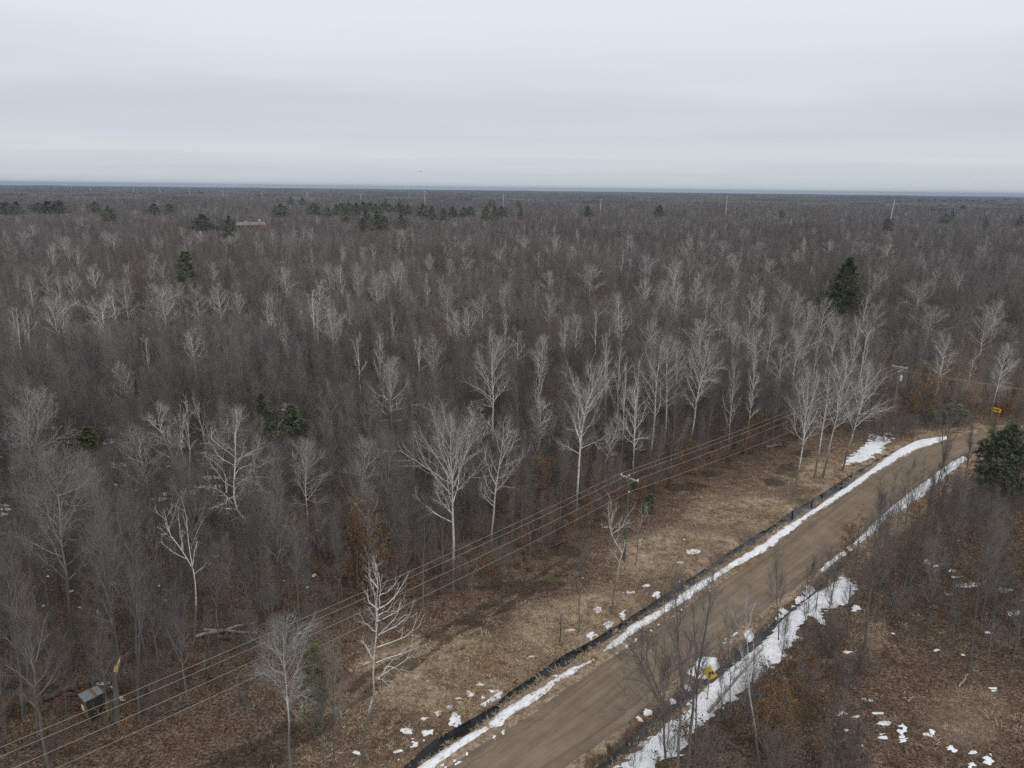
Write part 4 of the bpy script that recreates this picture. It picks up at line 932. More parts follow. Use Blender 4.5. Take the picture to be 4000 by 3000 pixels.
hero("pale_tree", None, "second tree of the pale roadside clump, slim and straight", "pale", Z8([(400,1140),(460,800),(515,450),(530,150)]))
hero("pale_tree", None, "tallest tree of the pale roadside clump, leaning right", "vase", Z8([(470,1140),(570,720),(640,420),(695,100)]))
hero("pale_tree", "right tree of the roadside clump", "rightmost tree of the pale roadside clump, with wide spreading boughs", "vase", Z8([(635,1080),(740,740),(820,440),(890,180)]),
     [Z8(l) for l in ([(800,520),(900,420),(1020,300)],[(770,640),(900,560),(1060,490)],[(780,600),(930,520),(1040,530)])], width=1.1)
hero("pale_tree", "tall forked white tree", "tallest bright white tree forking high above the mossy utility pole, left of it", "vase", Z7([(547,1515),(565,1290),(590,850),(620,600),(690,400),(705,130)]),
     [Z7(l) for l in ([(620,600),(580,430),(520,300),(505,190)],[(630,570),(750,410),(870,370)],[(640,520),(740,300),(800,180)],[(610,560),(560,420),(550,300)])])
hero("pale_tree", "thick pale tree above the far wires", "tall pale tree with stout trunk rising right above the mossy pole", "vase", Z7([(1175,1110),(1230,700),(1245,350),(1275,150),(1290,-110)]))
hero("pale_tree", None, "slimmer pale tree just right of the stout one above the mossy pole", "vase", Z7([(1318,920),(1340,500),(1335,250),(1345,-60)]))
hero("pale_tree", None, "pale tree with spotted trunk standing directly behind the mossy pole", "pale", Z7([(1045,1240),(1050,900),(1065,620),(1060,290)]))
hero("pale_tree", "pale tree with the forked top", "tall pale tree leaning right, deeply forked, at the woods edge under far wires", "vase", Z7([(1525,940),(1560,740),(1600,440),(1650,250),(1690,-30)]),
     [Z7(l) for l in ([(1600,380),(1560,250),(1525,60)],[(1650,270),(1740,180),(1830,170)],[(1640,310),(1720,290),(1790,300)])])
hero("pale_tree", None, "short crooked pale tree forking low, left of the tall forked white tree", "pale", Z7([(234,1060),(240,800),(245,640),(240,420)]))
hero("pale_tree", None, "small pale tree leaning right, left of the tall forked white tree", "slim", Z7([(240,1060),(290,900),(330,780),(385,640)]))
hero("pale_tree", None, "thin pale tree leaning right with a one-sided crown, left of the mossy pole", "pale", Z7([(775,1200),(810,1000),(860,840),(900,720),(950,600)]))
hero("pale_tree", None, "little pale tree leaning right in front of the deeply forked one", "slim", Z7([(1415,965),(1460,820),(1500,740),(1530,640)]))
hero("pale_tree", "layered pale tree", "broad pale tree with layered boughs standing over orange leaves, centre left", "vase", Z6([(1180,1000),(1172,700),(1160,500),(1165,300),(1170,100)]),
     [Z6(l) for l in ([(1165,640),(1050,660),(960,600),(885,550)],[(1175,660),(1280,650),(1370,570)],[(1165,560),(1280,520),(1430,460)],[(1150,470),(1050,410),(980,320)],[(1175,470),(1280,380),(1340,280)])])
hero("pale_tree", "ragged white tree", "white tree with ragged low boughs to its right, left of centre", "vase", Z6([(470,1720),(440,1400),(425,1150),(440,1000),(430,810)]),
     [Z6(l) for l in ([(440,1330),(560,1380),(620,1360)],[(460,1480),(560,1520),(690,1480)],[(430,1100),(380,950),(310,880)],[(430,1200),(520,1120),(640,1060)])])
hero("pale_tree", "zigzag white tree", "white tree with zigzag boughs to the right, between the ragged one and the broad fan", "vase", Z6([(900,1640),(905,1500),(920,1250),(925,1130),(940,980),(950,800)]),
     [Z6(l) for l in ([(925,1270),(1030,1220),(1120,1220)],[(930,1150),(1040,1070),(1180,1030)],[(925,1140),(850,1110),(770,1090)],[(905,1400),(990,1330),(1060,1300)])])
hero("pale_tree", "broad fan-shaped tree", "pale tree with the broadest fan crown, its trunk standing at the clearing edge", "vase", [(1770,2306),(1772,2091),(1768,1900),(1762,1800),(1758,1615)],
     [Z6(l) for l in ([(1705,1220),(1600,1050),(1500,900),(1430,800)],[(1715,1210),(1800,980),(1830,800),(1850,700)],[(1690,1150),(1580,900),(1540,750)],[(1700,1150),(1730,900),(1760,720)],[(1690,1100),(1640,850),(1640,700)])], width=1.15)
hero("pale_tree", None, "thin pale tree with forked white limbs against the red oak leaves", "pale", Z6([(1930,1150),(1915,980),(1900,750),(1880,480)]), [Z6(l) for l in ([(1910,900),(1970,760),(2020,650)],[(1900,780),(1830,650),(1780,560)])])
hero("pale_tree", "great pale tree of the middle", "tall pale tree with a very deep oval crown in the middle of the woods", "vase", Z6([(2050,1000),(2045,700),(2050,450),(2035,200),(2045,-110)]),
     [Z6(l) for l in ([(2045,480),(2130,400),(2190,260)],[(2045,500),(1980,400),(1920,280)],[(2040,420),(1960,250),(1930,120)])], width=1.15)
hero("pale_tree", None, "pale tree with clean trunk right of the broad fan, at the clearing edge", "pale", [(1917,2198),(1921,2096),(1933,1950),(1947,1830),(1962,1750),(1972,1600)])
hero("pale_tree", "leaning white tree of the left wood", "white tree leaning left with thick bent boughs, in the left wood", "vase", Z5([(1345,1560),(1320,1480),(1280,1200),(1240,1050),(1200,930),(1225,720)]),
     [Z5(l) for l in ([(1270,1230),(1120,1150),(970,1050)],[(1270,1130),(1330,1000),(1420,940)],[(1240,1010),(1130,960),(1030,900)],[(1220,960),(1300,850),(1370,840)],[(1200,940),(1140,800),(1090,720)])])
hero("pale_tree", "twisted white tree", "large white tree with twisted sprawling limbs, leaning left in the left wood", "twisty", [(1012,2155),(986,2069),(930,2001),(913,1960),(920,1825),(920,1712),(927,1640)],
     [Z5(l) for l in ([(2010,1370),(1900,1230),(1800,1160),(1680,1130)],[(1960,1270),(1950,1150),(1880,1040),(1790,1000)],[(2040,1200),(2150,1120),(2200,1000),(2230,900)],[(2050,1420),(1900,1420),(1790,1460),(1670,1500)],[(2110,1500),(2220,1400),(2330,1440),(2470,1400)],[(2035,1060),(2090,900),(2090,800)],[(2030,1330),(2130,1250),(2260,1180)])], width=1.1, detail=1.3)
hero("pale_tree", None, "pale tree leaning left with a forked thin crown, above the twisted tree's left side", "pale", Z5([(1560,1340),(1550,1220),(1480,920),(1400,780),(1370,650),(1350,490)]))
hero("pale_tree", "bundle of upright white stems", "left stem of the bundle of upright white stems behind the twisted tree", "bare", Z5([(1620,1300),(1600,1100),(1560,850),(1550,560)]), [Z5([(1570,900),(1580,700),(1620,540)])])
hero("pale_tree", None, "middle stem of the bundle of upright white stems behind the twisted tree", "bare", Z5([(1632,1360),(1640,900),(1625,700),(1615,470)]), [Z5([(1640,900),(1590,650),(1590,520)])])
hero("pale_tree", None, "right forked stem of the bundle of upright white stems behind the twisted tree", "bare", Z5([(1800,1150),(1790,930),(1750,730),(1700,560),(1660,440)]), [Z5(l) for l in ([(1750,730),(1770,600),(1760,470)],[(1740,700),(1690,600),(1640,520)],[(1760,760),(1780,650),(1780,520)])])
hero("pale_tree", "flat-topped white sapling", "small white tree with a flat tuft crown, high in the left wood", "pale", Z5([(1115,700),(1100,500),(1060,330),(1040,250),(1045,150)]), width=1.2)
hero("pale_tree", "tall grey-white tree by the left edge", "tall grey-white tree with a brushy crown near the left edge", "vase", Z5([(330,1700),(300,1500),(292,1050),(330,650),(335,400)]), width=1.05, mats=LICHEN_M)
hero("pale_tree", "mossy-trunked tree of the left edge", "broad grey-white tree with greenish long trunk, near the left edge", "vase", [(297,2620),(271,2371),(239,2100),(225,1930),(222,1760)], [Z5(l) for l in ([(500,1300),(640,1280),(800,1180)],[(470,1200),(400,1090),(360,950)],[(510,1200),(600,1050),(690,940)])], width=.95, mats=LICHEN_M)
hero("pale_tree", "bent white birch", "bent white birch with twin bare stems leaning left, below the twisted tree", "bare", [(754,2518),(766,2400),(765,2279),(752,2215),(700,2140),(668,2090),(640,1990)], [[(752,2215),(738,2110),(710,1990)], [(715,2160),(690,2060),(680,1980)]])
hero("pale_tree", "three bare white poles", "left of three bare white leaning stems near the left edge", "bare", [(98,1470),(78,1350),(64,1200)])
hero("pale_tree", None, "middle of three bare white leaning stems near the left edge", "bare", [(106,1460),(97,1300),(92,1230)])
hero("pale_tree", None, "right one of three bare white leaning stems near the left edge", "bare", [(124,1470),(116,1330),(110,1205)])
hero("pale_tree", "snapped white birch", "snapped leaning white birch trunk, right of the transformer pole", "bare", [(3752,1600),(3764,1562),(3788,1470),(3816,1370)])
hero("pale_tree", "white birch in the right thicket", "slender white birch rising from brown scrub right of the yellow sign", "bare", [(2971,3010),(2950,2850),(2924,2686),(2917,2480),(2915,2330)], [[(2924,2690),(2905,2560),(2880,2440)]])
hero("pale_tree", "white saplings on the verge", "white forked sapling at the far road verge, left one of two", "bare", Z8([(1195,1300),(1150,1100),(1140,960)]), [Z8([(1160,1150),(1200,1050),(1225,920)]), Z8([(1170,1200),(1110,1080),(1080,1000)])])
hero("pale_tree", None, "white forked sapling at the far road verge, right one of two", "bare", Z8([(1345,1210),(1350,1000),(1330,860)]), [Z8([(1350,1000),(1380,900),(1390,850)])])

G2 = "dark grey trees standing in the open"
def grey(nick, label, kind, path, limbs=(), **k): return hero("grey_tree", nick, label, kind, path, limbs, "bare tree", GREY_M, None, **k)
grey("fanned dark clump", "dark bare trunk fanning left over the road, left of the foreground clump", "vase", [(2602,3040),(2591,2751),(2540,2620),(2488,2460)], [[(2591,2751),(2520,2690),(2420,2600)], [(2591,2760),(2480,2740),(2360,2700)], [(2591,2740),(2600,2600),(2590,2480)]], width=1.1)
grey(None, "tallest dark bare trunk of the foreground clump, leaning right over the road", "brown", [(2678,3080),(2712,2700),(2770,2371),(2788,2220)], [[(2740,2560),(2850,2470),(2900,2360)]])
grey(None, "straight dark bare trunk in the middle of the foreground clump", "brown", [(2642,3080),(2662,2700),(2650,2480),(2636,2280)], [[(2655,2560),(2580,2460),(2560,2350)]])
grey(None, "dark bare trunk of the foreground clump directly left of the yellow sign", "slim", [(2712,3080),(2722,2700),(2718,2500),(2695,2300)])
grey(None, "dark slim trunk standing on the snow right of the yellow sign", "slim", [(2858,2832),(2851,2600),(2838,2390)], width=1.3)
grey(None, "darker thin stem just left of the slim trunk on the snow", "slim", [(2822,2818),(2818,2700),(2812,2540)])
grey("stout grey trunk by the snow field", "stout grey trunk standing at the right end of the snow field", "brown", [(3377,2545),(3392,2350),(3429,2127),(3446,1930)])
grey("moss-footed grey trunk", "stout grey trunk with mossy foot among right-hand leaf litter", "brown", [(3781,2625),(3802,2450),(3834,2263),(3868,1980)])
grey(None, "thin pale-grey stem leaning right at the lower right edge of the woods", "slim", [(3940,2652),(3990,2415),(4025,2230)])
grey(None, "grey trunk among brown leaves, left of the moss-footed trunk", "brown", [(3618,2496),(3636,2320),(3650,2120)])
grey(None, "short grey trunk close left of the moss-footed trunk", "slim", [(3716,2580),(3728,2430),(3740,2260)])
grey(None, "grey trunk right of the moss-footed trunk", "brown", [(3857,2575),(3884,2400),(3920,2150)])
grey(None, "nearly black thin trunk at the right end of the snow field", "slim", [(3310,2492),(3316,2380),(3328,2190)])
grey(None, "dark thin trunk at the lower edge of the big snow field", "slim", [(3239,2505),(3243,2350),(3250,2160)], width=1.3)
grey(None, "second dark thin trunk behind the big snow field's lower edge", "slim", [(3140,2520),(3150,2380),(3160,2230)], width=1.3)
grey(None, "dark bushy sapling over the middle of the snow field", "slim", [(3042,2500),(3036,2350),(3030,2160)], width=1.5)
grey(None, "dark forked tree between road bend and young pine", "slim", [(3688,1850),(3680,1700),(3664,1530)], [[(3684,1760),(3720,1640),(3760,1560)]], width=1.3)
grey(None, "dark tree with open fork standing before the road bend", "slim", [(3660,1900),(3690,1790),(3712,1650),(3730,1560)], width=1.3)
grey(None, "thin dark sapling standing right in front of the shed", "slim", [(428,2872),(415,2760),(398,2560),(390,2420)])
grey(None, "thin dark sapling close left of the shed", "slim", [(262,2840),(252,2720),(236,2480)])
grey("twin dark trunk behind the wires", "thick twin dark trunk behind the lower-left wires, right of the shed", "brown", [(542,2812),(538,2600),(522,2150),(500,1960)], [[(540,2700),(530,2300),(470,1990)]])
grey(None, "thin dark trunk at the bottom, just right of the white birch by the wires", "slim", [(1263,3040),(1255,2800),(1248,2560)])
grey(None, "second thin dark trunk at the bottom, right of the white birch by the wires", "slim", [(1303,3030),(1302,2780),(1296,2500)])
grey("feathery dark tree of the clearing", "single dark tree with feathery top standing in the clearing by the ditch", "slim", Z3([(483,680),(487,450),(500,150),(515,-100)]), width=.9)
grey(None, "thick dark trunk leaning left at the lower left edge", "brown", [(196,3040),(160,2850),(118,2520),(95,2330)])
grey(None, "dark trunk left of the shed at the lower left", "brown", [(148,2905),(135,2760),(112,2420)])
grey(None, "dark leaning trunk in the lower left corner", "slim", [(42,2960),(18,2830),(-20,2600)])
grey(None, "thick short-crowned dark trunk right of the bent white birch", "brown", [(852,2508),(846,2380),(842,2150)])
grey(None, "dark thin trunk right of the feathery tree, at the woods edge", "slim", [(2068,2196),(2070,2050),(2075,1880)])
grey(None, "dark straight trunk under the wires, left of the broad fan-shaped tree's foot", "brown", [(1650,2380),(1655,2200),(1660,1960)])
for nk, x, y in (("little shed", 350, 2740), ("mossy utility pole", 2450, 1980), ("transformer pole", 3497, 1530), ("yellow diamond sign", 2756, 2625), ("arrow sign", 3888, 1600), ("big left pine", 720, 1040), ("big right pine", 3315, 1090), ("dark pine grove", 1500, 800), ("tan house", 985, 868), ("young pine at the bend", 3885, 1740), ("leaning steel pole", 3437, 810)): LAND.append((nk, x, y))

NAMED = {}
def say(phrase, px, group, tail="the"):
    """a label that places a tree by the landmark nearest to it"""
    nick, x, y = min(LAND, key=lambda l: math.hypot(l[1] - px[0], l[2] - px[1]))
    dx, dy = px[0] - x, px[1] - y; dd = math.hypot(dx, dy)
    near = "just " if dd < 70 else ("" if dd < 170 else "well ")
    if abs(dx) > abs(dy): d = "right of" if dx > 0 else "left of"
    else: d = "behind" if dy < 0 else "in front of"
    return "%s %s%s the %s" % (phrase, near, d, nick)

# ---- pale crowns showing over the wood: crown-top position and crown width in the photo
PT = [(244,916,40),(194,939,34),(258,921,36),(298,953,46),(81,894,50),(122,867,36),(316,840,52),(402,898,44),(438,903,70),(524,817,30),(633,840,28),(782,898,40),(705,880,36),(922,894,34),(900,916,80),(592,980,40),(633,1016,60),(827,1020,40),(271,1048,56),(362,1025,58),(108,1066,52),(172,1030,40),(217,1070,40),(430,1075,60),(479,1070,76),(624,1093,110),(760,1097,74),(850,1097,84),(194,1142,130),(389,1142,130),(36,1188,34),(560,1296,44),(746,1270,90),(922,1133,70),
 (1565,889,38),(1063,889,46),(1145,889,34),(1217,889,42),(1334,953,34),(1420,953,40),(1452,944,36),(1280,1016,80),(1334,1038,46),(1389,1020,60),(1113,1030,70),(1217,962,20),(1538,1016,60),(1569,1016,56),(1678,984,44),(1759,1002,44),(1812,935,40),(1829,916,42),(1777,862,44),(1895,862,30),(1816,995,70),(1954,962,60),(1244,1079,60),(1470,1070,60),(1495,1048,60),(1664,1056,40),(1362,1120,44),(1280,1142,80),(1036,1129,50),(1217,1124,60),(1741,1093,84),(1533,1188,44),(1398,1292,70),(1475,1287,60),(1633,1300,60),(1692,1296,100),(1777,1200,70),(1886,1142,110),(1827,1192,80),(1972,1206,54),(1235,1160,120),(1290,1190,100),
 (2176,912,50),(2050,912,40),(2470,912,34),(2434,970,22),(2524,984,80),(2642,1007,80),(2307,1020,96),(2664,935,40),(2700,921,40),(2741,935,46),(2827,935,60),(2972,939,56),(2854,984,48),(2886,1007,56),(2750,1025,70),(2145,1048,60),(2095,1088,26),(2145,1129,84),(2520,1075,74),(2583,1084,64),(2646,1088,76),(2723,1061,56),(2768,1093,66),(2827,1120,70),(2940,1129,56),(2981,1106,60),(2425,1133,60),(2334,1192,60),(2212,1219,70),(2253,1215,74),(2430,1206,80),(2547,1233,90),(2746,1233,130),(2877,1242,66),(2963,1269,100),(2022,1270,70),(2126,1296,90),(2375,1274,70),(2859,1170,60),(2113,1350,70),(2452,1386,56),(2425,1335,60),(2502,1370,70),(2954,1340,60),(2660,1320,90),(2380,1330,60),
 (3370,935,60),(3475,948,70),(3832,953,66),(3244,935,60),(3117,970,40),(3425,1057,60),(3755,1052,50),(3009,1002,60),(3068,1093,70),(3117,1129,60),(3163,1165,70),(3226,1147,90),(3271,1210,90),(3389,1133,50),(3430,1160,70),(3353,1228,60),(3389,1255,70),(3018,1210,70),(3122,1260,130),(3601,1088,110),(3646,1179,110),(3859,1210,110),(3904,1165,90),(3290,853,110),(3180,885,70),(3506,840,90),(3194,1330,60),(3060,1320,70),(3930,1330,80),(3700,1290,80),(2880,1380,60)]
pale_lib = [[mk_mesh("trunk", a, [M_PALE]), mk_mesh("crown", b_, PALE_M)] for a, b_, _ in (grow(900 + i, 15.0, k, width=w, twig=1.15) for i, (k, w) in enumerate((("vase", 1.0), ("pale", 1.0), ("vase", .8), ("pale", 1.2), ("slim", 1.0), ("vase", 1.15), ("pale", .85), ("slim", 1.3), ("bare", 1.2), ("vase", .95))))]
for me2 in pale_lib:                                          # measured crown width of each shape
    co = np.empty(len(me2[1].vertices) * 3, np.float32); me2[1].vertices.foreach_get('co', co); co = co.reshape(-1, 3)
    me2.append(float(np.percentile(np.hypot(co[:, 0], co[:, 1]), 93) * 2)); me2.append(float(co[:, 2].max()))
pale_items = []
for i, (x, y, w) in enumerate(PT):
    h = 16.0 + 2.2 * math.sin(i * 12.9) + (0 if y > 1000 else -.5)
    top = at(x, y, h); d = math.hypot(top[0], top[1]); wm = w / FPX * math.hypot(d, CAM_H - h) * 1.05
    wm = min(max(wm, 2.2), 11)
    best = min(range(len(pale_lib)), key=lambda k: abs(math.log(wm / (pale_lib[k][2] * h / 15.0))) + .22 * ((i * 7 + k * 3) % 5) / 4)
    tr, cr, w0, h0 = pale_lib[best]; sz = h / h0; sx = sz * min(max(wm / (w0 * sz), .6), 1.7)
    g = ground_at(top[0], top[1]) if d < 200 else 0.0
    root = empty("pale_tree", (top[0], top[1], g - .1), i * 2.4, (sx, sx, sz))
    obj("trunk", tr, root); obj("crown", cr, root)
    size = "broad" if w > 75 else ("slender" if w < 42 else "middling")
    pale_items.append((root, (x, y + 40), size)); PLACED.append((top[0], top[1], 1.6)); TARGETS.append((top[0], top[1], wm * .5, h * .52, 30 + d * .08))
NICK2 = []
for root, px, size in pale_items:
    tag(root, say("%s pale bare tree" % size, px, None), "pale tree", "pale bare crowns over the woods")

# ---- evergreens
def plant_pine(x, top_y, width, h, meshes, label, base_y=None, name="pine_tree", cat="pine tree", group="dark evergreens in the woods", rz=0.0, sq=None):
    if base_y is None: p = at(x, top_y, h); p[2] = 0
    else: p = at(x, base_y); h = top_height(p, top_y)
    if math.hypot(p[0], p[1]) < 220: p[2] = ground_at(p[0], p[1]) - .1
    tr, cr = meshes[0], meshes[1]
    co = np.empty(len(cr.vertices) * 3, np.float32); cr.vertices.foreach_get('co', co); co = co.reshape(-1, 3)
    h0 = co[:, 2].max(); w0 = np.percentile(np.hypot(co[:, 0], co[:, 1]), 90) * 2
    wm = width / FPX * np.linalg.norm(p - [0, 0, CAM_H])
    root = empty(name, p, rz, (wm / w0, wm / w0, h / h0))
    obj("trunk", tr, root); obj("crown", cr, root); PLACED.append((p[0], p[1], 2.0)); TARGETS.append((p[0], p[1], wm * .6, h * (.50 if x == 722 else .22 if top_y < 950 else .12 if not 1300 < top_y < 1760 or x > 3000 else .62), 30 + .24 * math.hypot(p[0], p[1])))
    return tag(root, label, cat, group)
pines = [pine_mesh(1, 18, .26, 1.2, .12), pine_mesh(2, 18, .20, 1.0, .2, None, .3), pine_mesh(3, 18, .30, 1.0, .3, None, .4), pine_mesh(4, 18, .24, 1.1, .15, M_NEEDLE2, .3), pine_mesh(6, 18, .33, 1.1, .35, None, .45)]
plant_pine(3318, 1000, 135, 21, pine_mesh(11, 21, .24, 2.0, .06, None, .12, .42), "single tall cone-shaped green pine standing above the bare woods, right", None)
plant_pine(722, 976, 92, 20, pine_mesh(12, 20, .20, 1.5, .06, None, .30, .42, .35), "single dark green column-shaped pine above the bare woods, left")
plant_pine(3885, 1640, 125, 9, pine_mesh(13, 9, .28, 1.3, .04, None, .25, .30), "bushy young green pine beside the road bend, below the arrow sign", 1935)
mid_pines = [pine_mesh(21, 11, .20, 1.0, .25, None, .4, .36), pine_mesh(22, 11, .22, 1.0, .2, M_NEEDLE, .4, .36)]
plant_pine(1040, 1524, 84, 12, mid_pines[0], "left of two small dark green pines half hidden in the left wood", 1790)
plant_pine(1152, 1574, 100, 12, mid_pines[1], "right of two small dark green pines half hidden in the left wood", 1800, rz=2)
plant_pine(1130, 1660, 80, 9, pine_mesh(23, 9, .22, .8, .2, M_NEEDLE2, .4, .34), "low olive-green pine below the two small dark pines", 1800, rz=4)
scr = pine_mesh(24, 10, .13, .45, .45, M_NEEDLE2, .7, .34)
plant_pine(366, 1658, 56, 10, scr, "scraggly thin pine with a few green tufts in the left wood", 1905)
plant_pine(330, 1728, 46, 8, scr, "scraggly low pine left of the thin tufted one", 1905, rz=2)
bush = pine_mesh(25, 4, .34, .30, .03, None, .5, .22)
for x, ty, by, w, lab in ((3712, 1572, 1655, 70, "small dark round evergreen at the far wood edge before the road bend"), (2532, 1925, 2000, 44, "small dark spruce among orange leaves right of the mossy pole"), (2895, 1735, 1775, 26, "tiny dark spruce in the orange scrub under the far wires")):
    plant_pine(x, ty, w, 4, bush, lab, by, "evergreen_shrub", "evergreen", "low dark evergreens", rz=x * .01)
thin = pine_mesh(26, 9, .17, .26, .1, M_NEEDLE2, .6, .32)
plant_pine(1232, 2520, 90, 9, thin, "thin dim green pine sapling behind the white birch by the wires", 2890, rz=1)
FARP = [(15,786,45),(57,785,38),(149,790,52),(188,784,56),(222,781,60),(368,785,32),(420,803,44),(601,794,44),(658,794,36),(787,835,80),(891,840,44),(1093,794,46),(1226,790,40),(782,749,30),
 (1280,810,34),(1312,800,34),(1334,792,34),(1361,789,30),(1388,790,34),(1416,787,34),(1443,790,32),(1470,795,34),(1493,792,32),(1352,812,38),(1474,822,42),(1430,818,36),(1520,795,40),(1556,794,36),(1574,800,30),(1592,798,34),(1651,794,40),(1687,803,28),(1732,812,26),(1768,808,40),(1813,808,36),(1838,803,30),(1899,803,30),(1931,805,32),(1960,803,44),(1569,836,42),(1500,842,30),(1415,845,28),
 (1117,746,16),(1136,768,18),(1181,769,16),(1470,760,14),(1508,776,14),(1522,753,12),(2294,803,30),(2576,799,34),(2025,781,18),(2036,810,18),(3470,851,34),(3057,819,16),(3124,763,14),(3216,768,12),(3230,767,14),(3275,769,14),(3290,768,12),(3325,770,16),(3345,772,12),(3595,779,20),(3628,781,14),(3650,778,22),(3688,782,16),(3712,777,22),(3745,779,26),(3775,778,20),(3800,781,22),(3828,779,22),(3855,782,20),(3880,780,24),(3930,778,22),(3980,779,22),(3675,795,24),(3725,812,12),(3765,799,20),(3695,832,26),(3990,842,22),(3855,845,14),(63,733,12),(107,734,12),(148,732,14),(195,733,16),(212,734,14),(232,735,14),(8,727,24),(1560,772,10),(1795,755,14),(1815,756,14),(1915,778,14),(1930,782,12)]
for i, (x, y, w) in enumerate(FARP):
    h = 19 + 2.5 * math.sin(i * 5.3) if y > 785 else 20
    lab = say(("round" if i % 3 == 2 else "pointed") + (" dark" if i % 4 else " olive") + (" green pine" if w > 25 else " tiny far pine"), (x, y + 15), None)
    w = w * 1.25
    k = 3 if i % 4 == 0 else (2 if i % 3 == 2 else i % 2)
    if i % 3 == 2: k = 4 if i % 4 else 3
    hz = proj(np.array([(x - 2000) / FPX * 3000, 3000, CAM_H]))[1]
    if y < hz + 10: h = 22.0
    yy = max(y, hz + 8)
    plant_pine(x, yy, w, h, pines[k], lab, None, rz=i * 1.7, group="pines of the dark far grove" if 1270 < x < 1990 and y > 785 else "pines scattered over the far woods")

# ---- young oaks that kept their rust-coloured leaves
oaks = [oak_mesh(31, 6, 1.0), oak_mesh(32, 6, 1.3), oak_mesh(33, 6, .6), oak_mesh(34, 6, .9)]
OAK = [(1400,2330,9,120),(1455,2345,8,110),(1510,2350,8,90),(1375,2290,7,80),(1440,2290,10,100),(2105,2040,8.5,60),(2125,2050,6,50),(2940,1775,6.5,60),(2905,1790,5,50),(2975,1760,6,50),(3562,1632,8,80),(3590,1645,10,90),(3615,1650,9,90),(3560,1655,6,80),(3655,1645,8,70),(3830,1640,5,70),(3690,1600,9,80),(3940,1640,7,90),(3985,1650,8,80),(90,1590,7,70),(135,1570,6,60),(40,1560,6,50),(1490,1780,6,100),(1560,1790,5,90),(1835,1690,8,110),(1880,1680,7,80),(2380,1690,7,80),(2440,2070,5,50),(2385,2040,4.5,46),(2490,2020,4.5,60),
 (3730,2380,8,120),(3850,2350,9,140),(3770,2440,6,110),(3300,2250,6,90),(3340,2230,7,100),(3420,2280,7,110),(3900,2300,8,130),(3960,2420,6,120),(3660,2480,5,100),(3120,2760,4,110),(3050,2900,4,130),(3150,2900,4.5,140),(3220,2980,4,130),(3090,2990,4,120),(2960,2920,3.5,100),(3000,2830,3.2,90),(3240,2840,3.5,90),(3560,2200,7,90),(3480,2260,6,80),(760,1620,6,60),(1190,1500,6,60),(980,1480,6,60),(2600,1840,4,60),(2690,1845,4,70),(2760,1830,4,60),(2840,1800,4,60),(2555,950,13,40),(2245,2120,3.2,60),(2310,2095,3.4,60),(2400,2090,3.2,60),(2500,2000,3.3,60),(2570,1965,3.4,60),(2640,1925,3.2,60),(2720,1895,3.2,60),(2790,1860,3.3,60),(2880,1835,3.4,60),(2990,1800,3.2,60),(1640,2350,4,70),(1900,2290,3.2,60),(2650,1870,5,60),(3400,1665,5,70),(3760,1625,5,60),(620,2700,2.2,110),(540,2730,2,90),(700,2690,2.2,100),(590,2780,1.8,90),(650,2760,1.8,80),(500,2800,1.6,70)]
for i, (x, y, h, w) in enumerate(OAK):
    p = ground_pt(x, y) if y > 1200 else at(x, y, h) * [1, 1, 0]
    root = empty("oak_tree", p, i * 2.1, h / 6.0 * np.array([.85, .85, 1.0]) * (1.25 if h < 4.5 else 1))
    for nm, me2 in zip(("trunk", "branches", "leaves"), oaks[i % 4]): obj(nm, me2, root)
    tag(root, say(("tall young oak with rust-brown leaves" if h > 6.5 else ("young oak with rust-brown leaves" if h > 3 else "low oak bush with rust-brown leaves")), (x, y - 60), None), "oak tree", "rust-leaved young oaks")
    if h > 3: PLACED.append((p[0], p[1], 1.2))
red = [oak_mesh(41, 6, 1.2)]

# ------------------------------------------------------------------ the grey wood
def scatter_pts(rng, r0, r1, spacing, half=.80):
    """jittered grid inside the wedge in front of the viewpoint"""
    xs = np.arange(-r1 * half - spacing, r1 * half + spacing, spacing); ys = np.arange(max(20, r0 * .6), r1 + spacing, spacing)
    X, Y = np.meshgrid(xs, ys); X = X + (np.arange(len(ys)) % 2)[:, None] * spacing * .5
    P = np.c_[X.ravel(), Y.ravel()] + rng.uniform(-.46, .46, (X.size, 2)) * spacing
    d = np.hypot(P[:, 0], P[:, 1]); k = (d >= r0) & (d < r1) & (np.abs(P[:, 0]) < P[:, 1] * half + 14)
    return P[k]
SAPLINGS = [(2420,3060),(2700,2740),(2950,2520),(3180,2300),(3350,2170),(3420,2230),(3270,2420),(3060,2620),(2820,2850),(2620,3060)]
LOWRIGHT = [(2420,3100),(2640,2900),(2900,2730),(3060,2580),(3330,2490),(3420,2640),(3450,2800),(3420,3150)]
BIGEDGE = EDGE + [(4700, -9000), (-900, -9000)]
def woodland(P, right=True):
    Q = proj(np.c_[P, np.zeros(len(P))]); k = in_poly(Q, BIGEDGE)
    if right: k |= in_poly(Q, RIGHT_WOOD)
    if right: k |= in_poly(Q, SAPLINGS) & (fbm(P[:, 0] * .7, P[:, 1] * .7, 88) > .02)
    if right: k |= in_poly(Q, LOWRIGHT) & (fbm(P[:, 0] * .9, P[:, 1] * .9, 89) > -.02)
    dr_, pr_ = seg_dist(P, road_c)
    k &= dr_ > np.interp(pr_, np.arange(len(road_hw)), road_hw) + 2.5
    return k
TREEXY = np.array([(x, y) for x, y, r in PLACED])
CLR = np.array([r for x, y, r in PLACED])
def clear_of(P, f=1.0, front=4.5):
    ok = np.ones(len(P), bool)
    for (x, y), r in zip(TREEXY, CLR):
        d = P - [x, y]; n = np.array([-x, -y]) / math.hypot(x, y)
        a = d @ n; bb = np.abs(d @ [n[1], -n[0]])
        ok &= ~((np.hypot(d[:, 0], d[:, 1]) < r * f))
        if r > 2.1: ok &= ~((a > 0) & (a < front) & (bb < 1.3))
    return ok
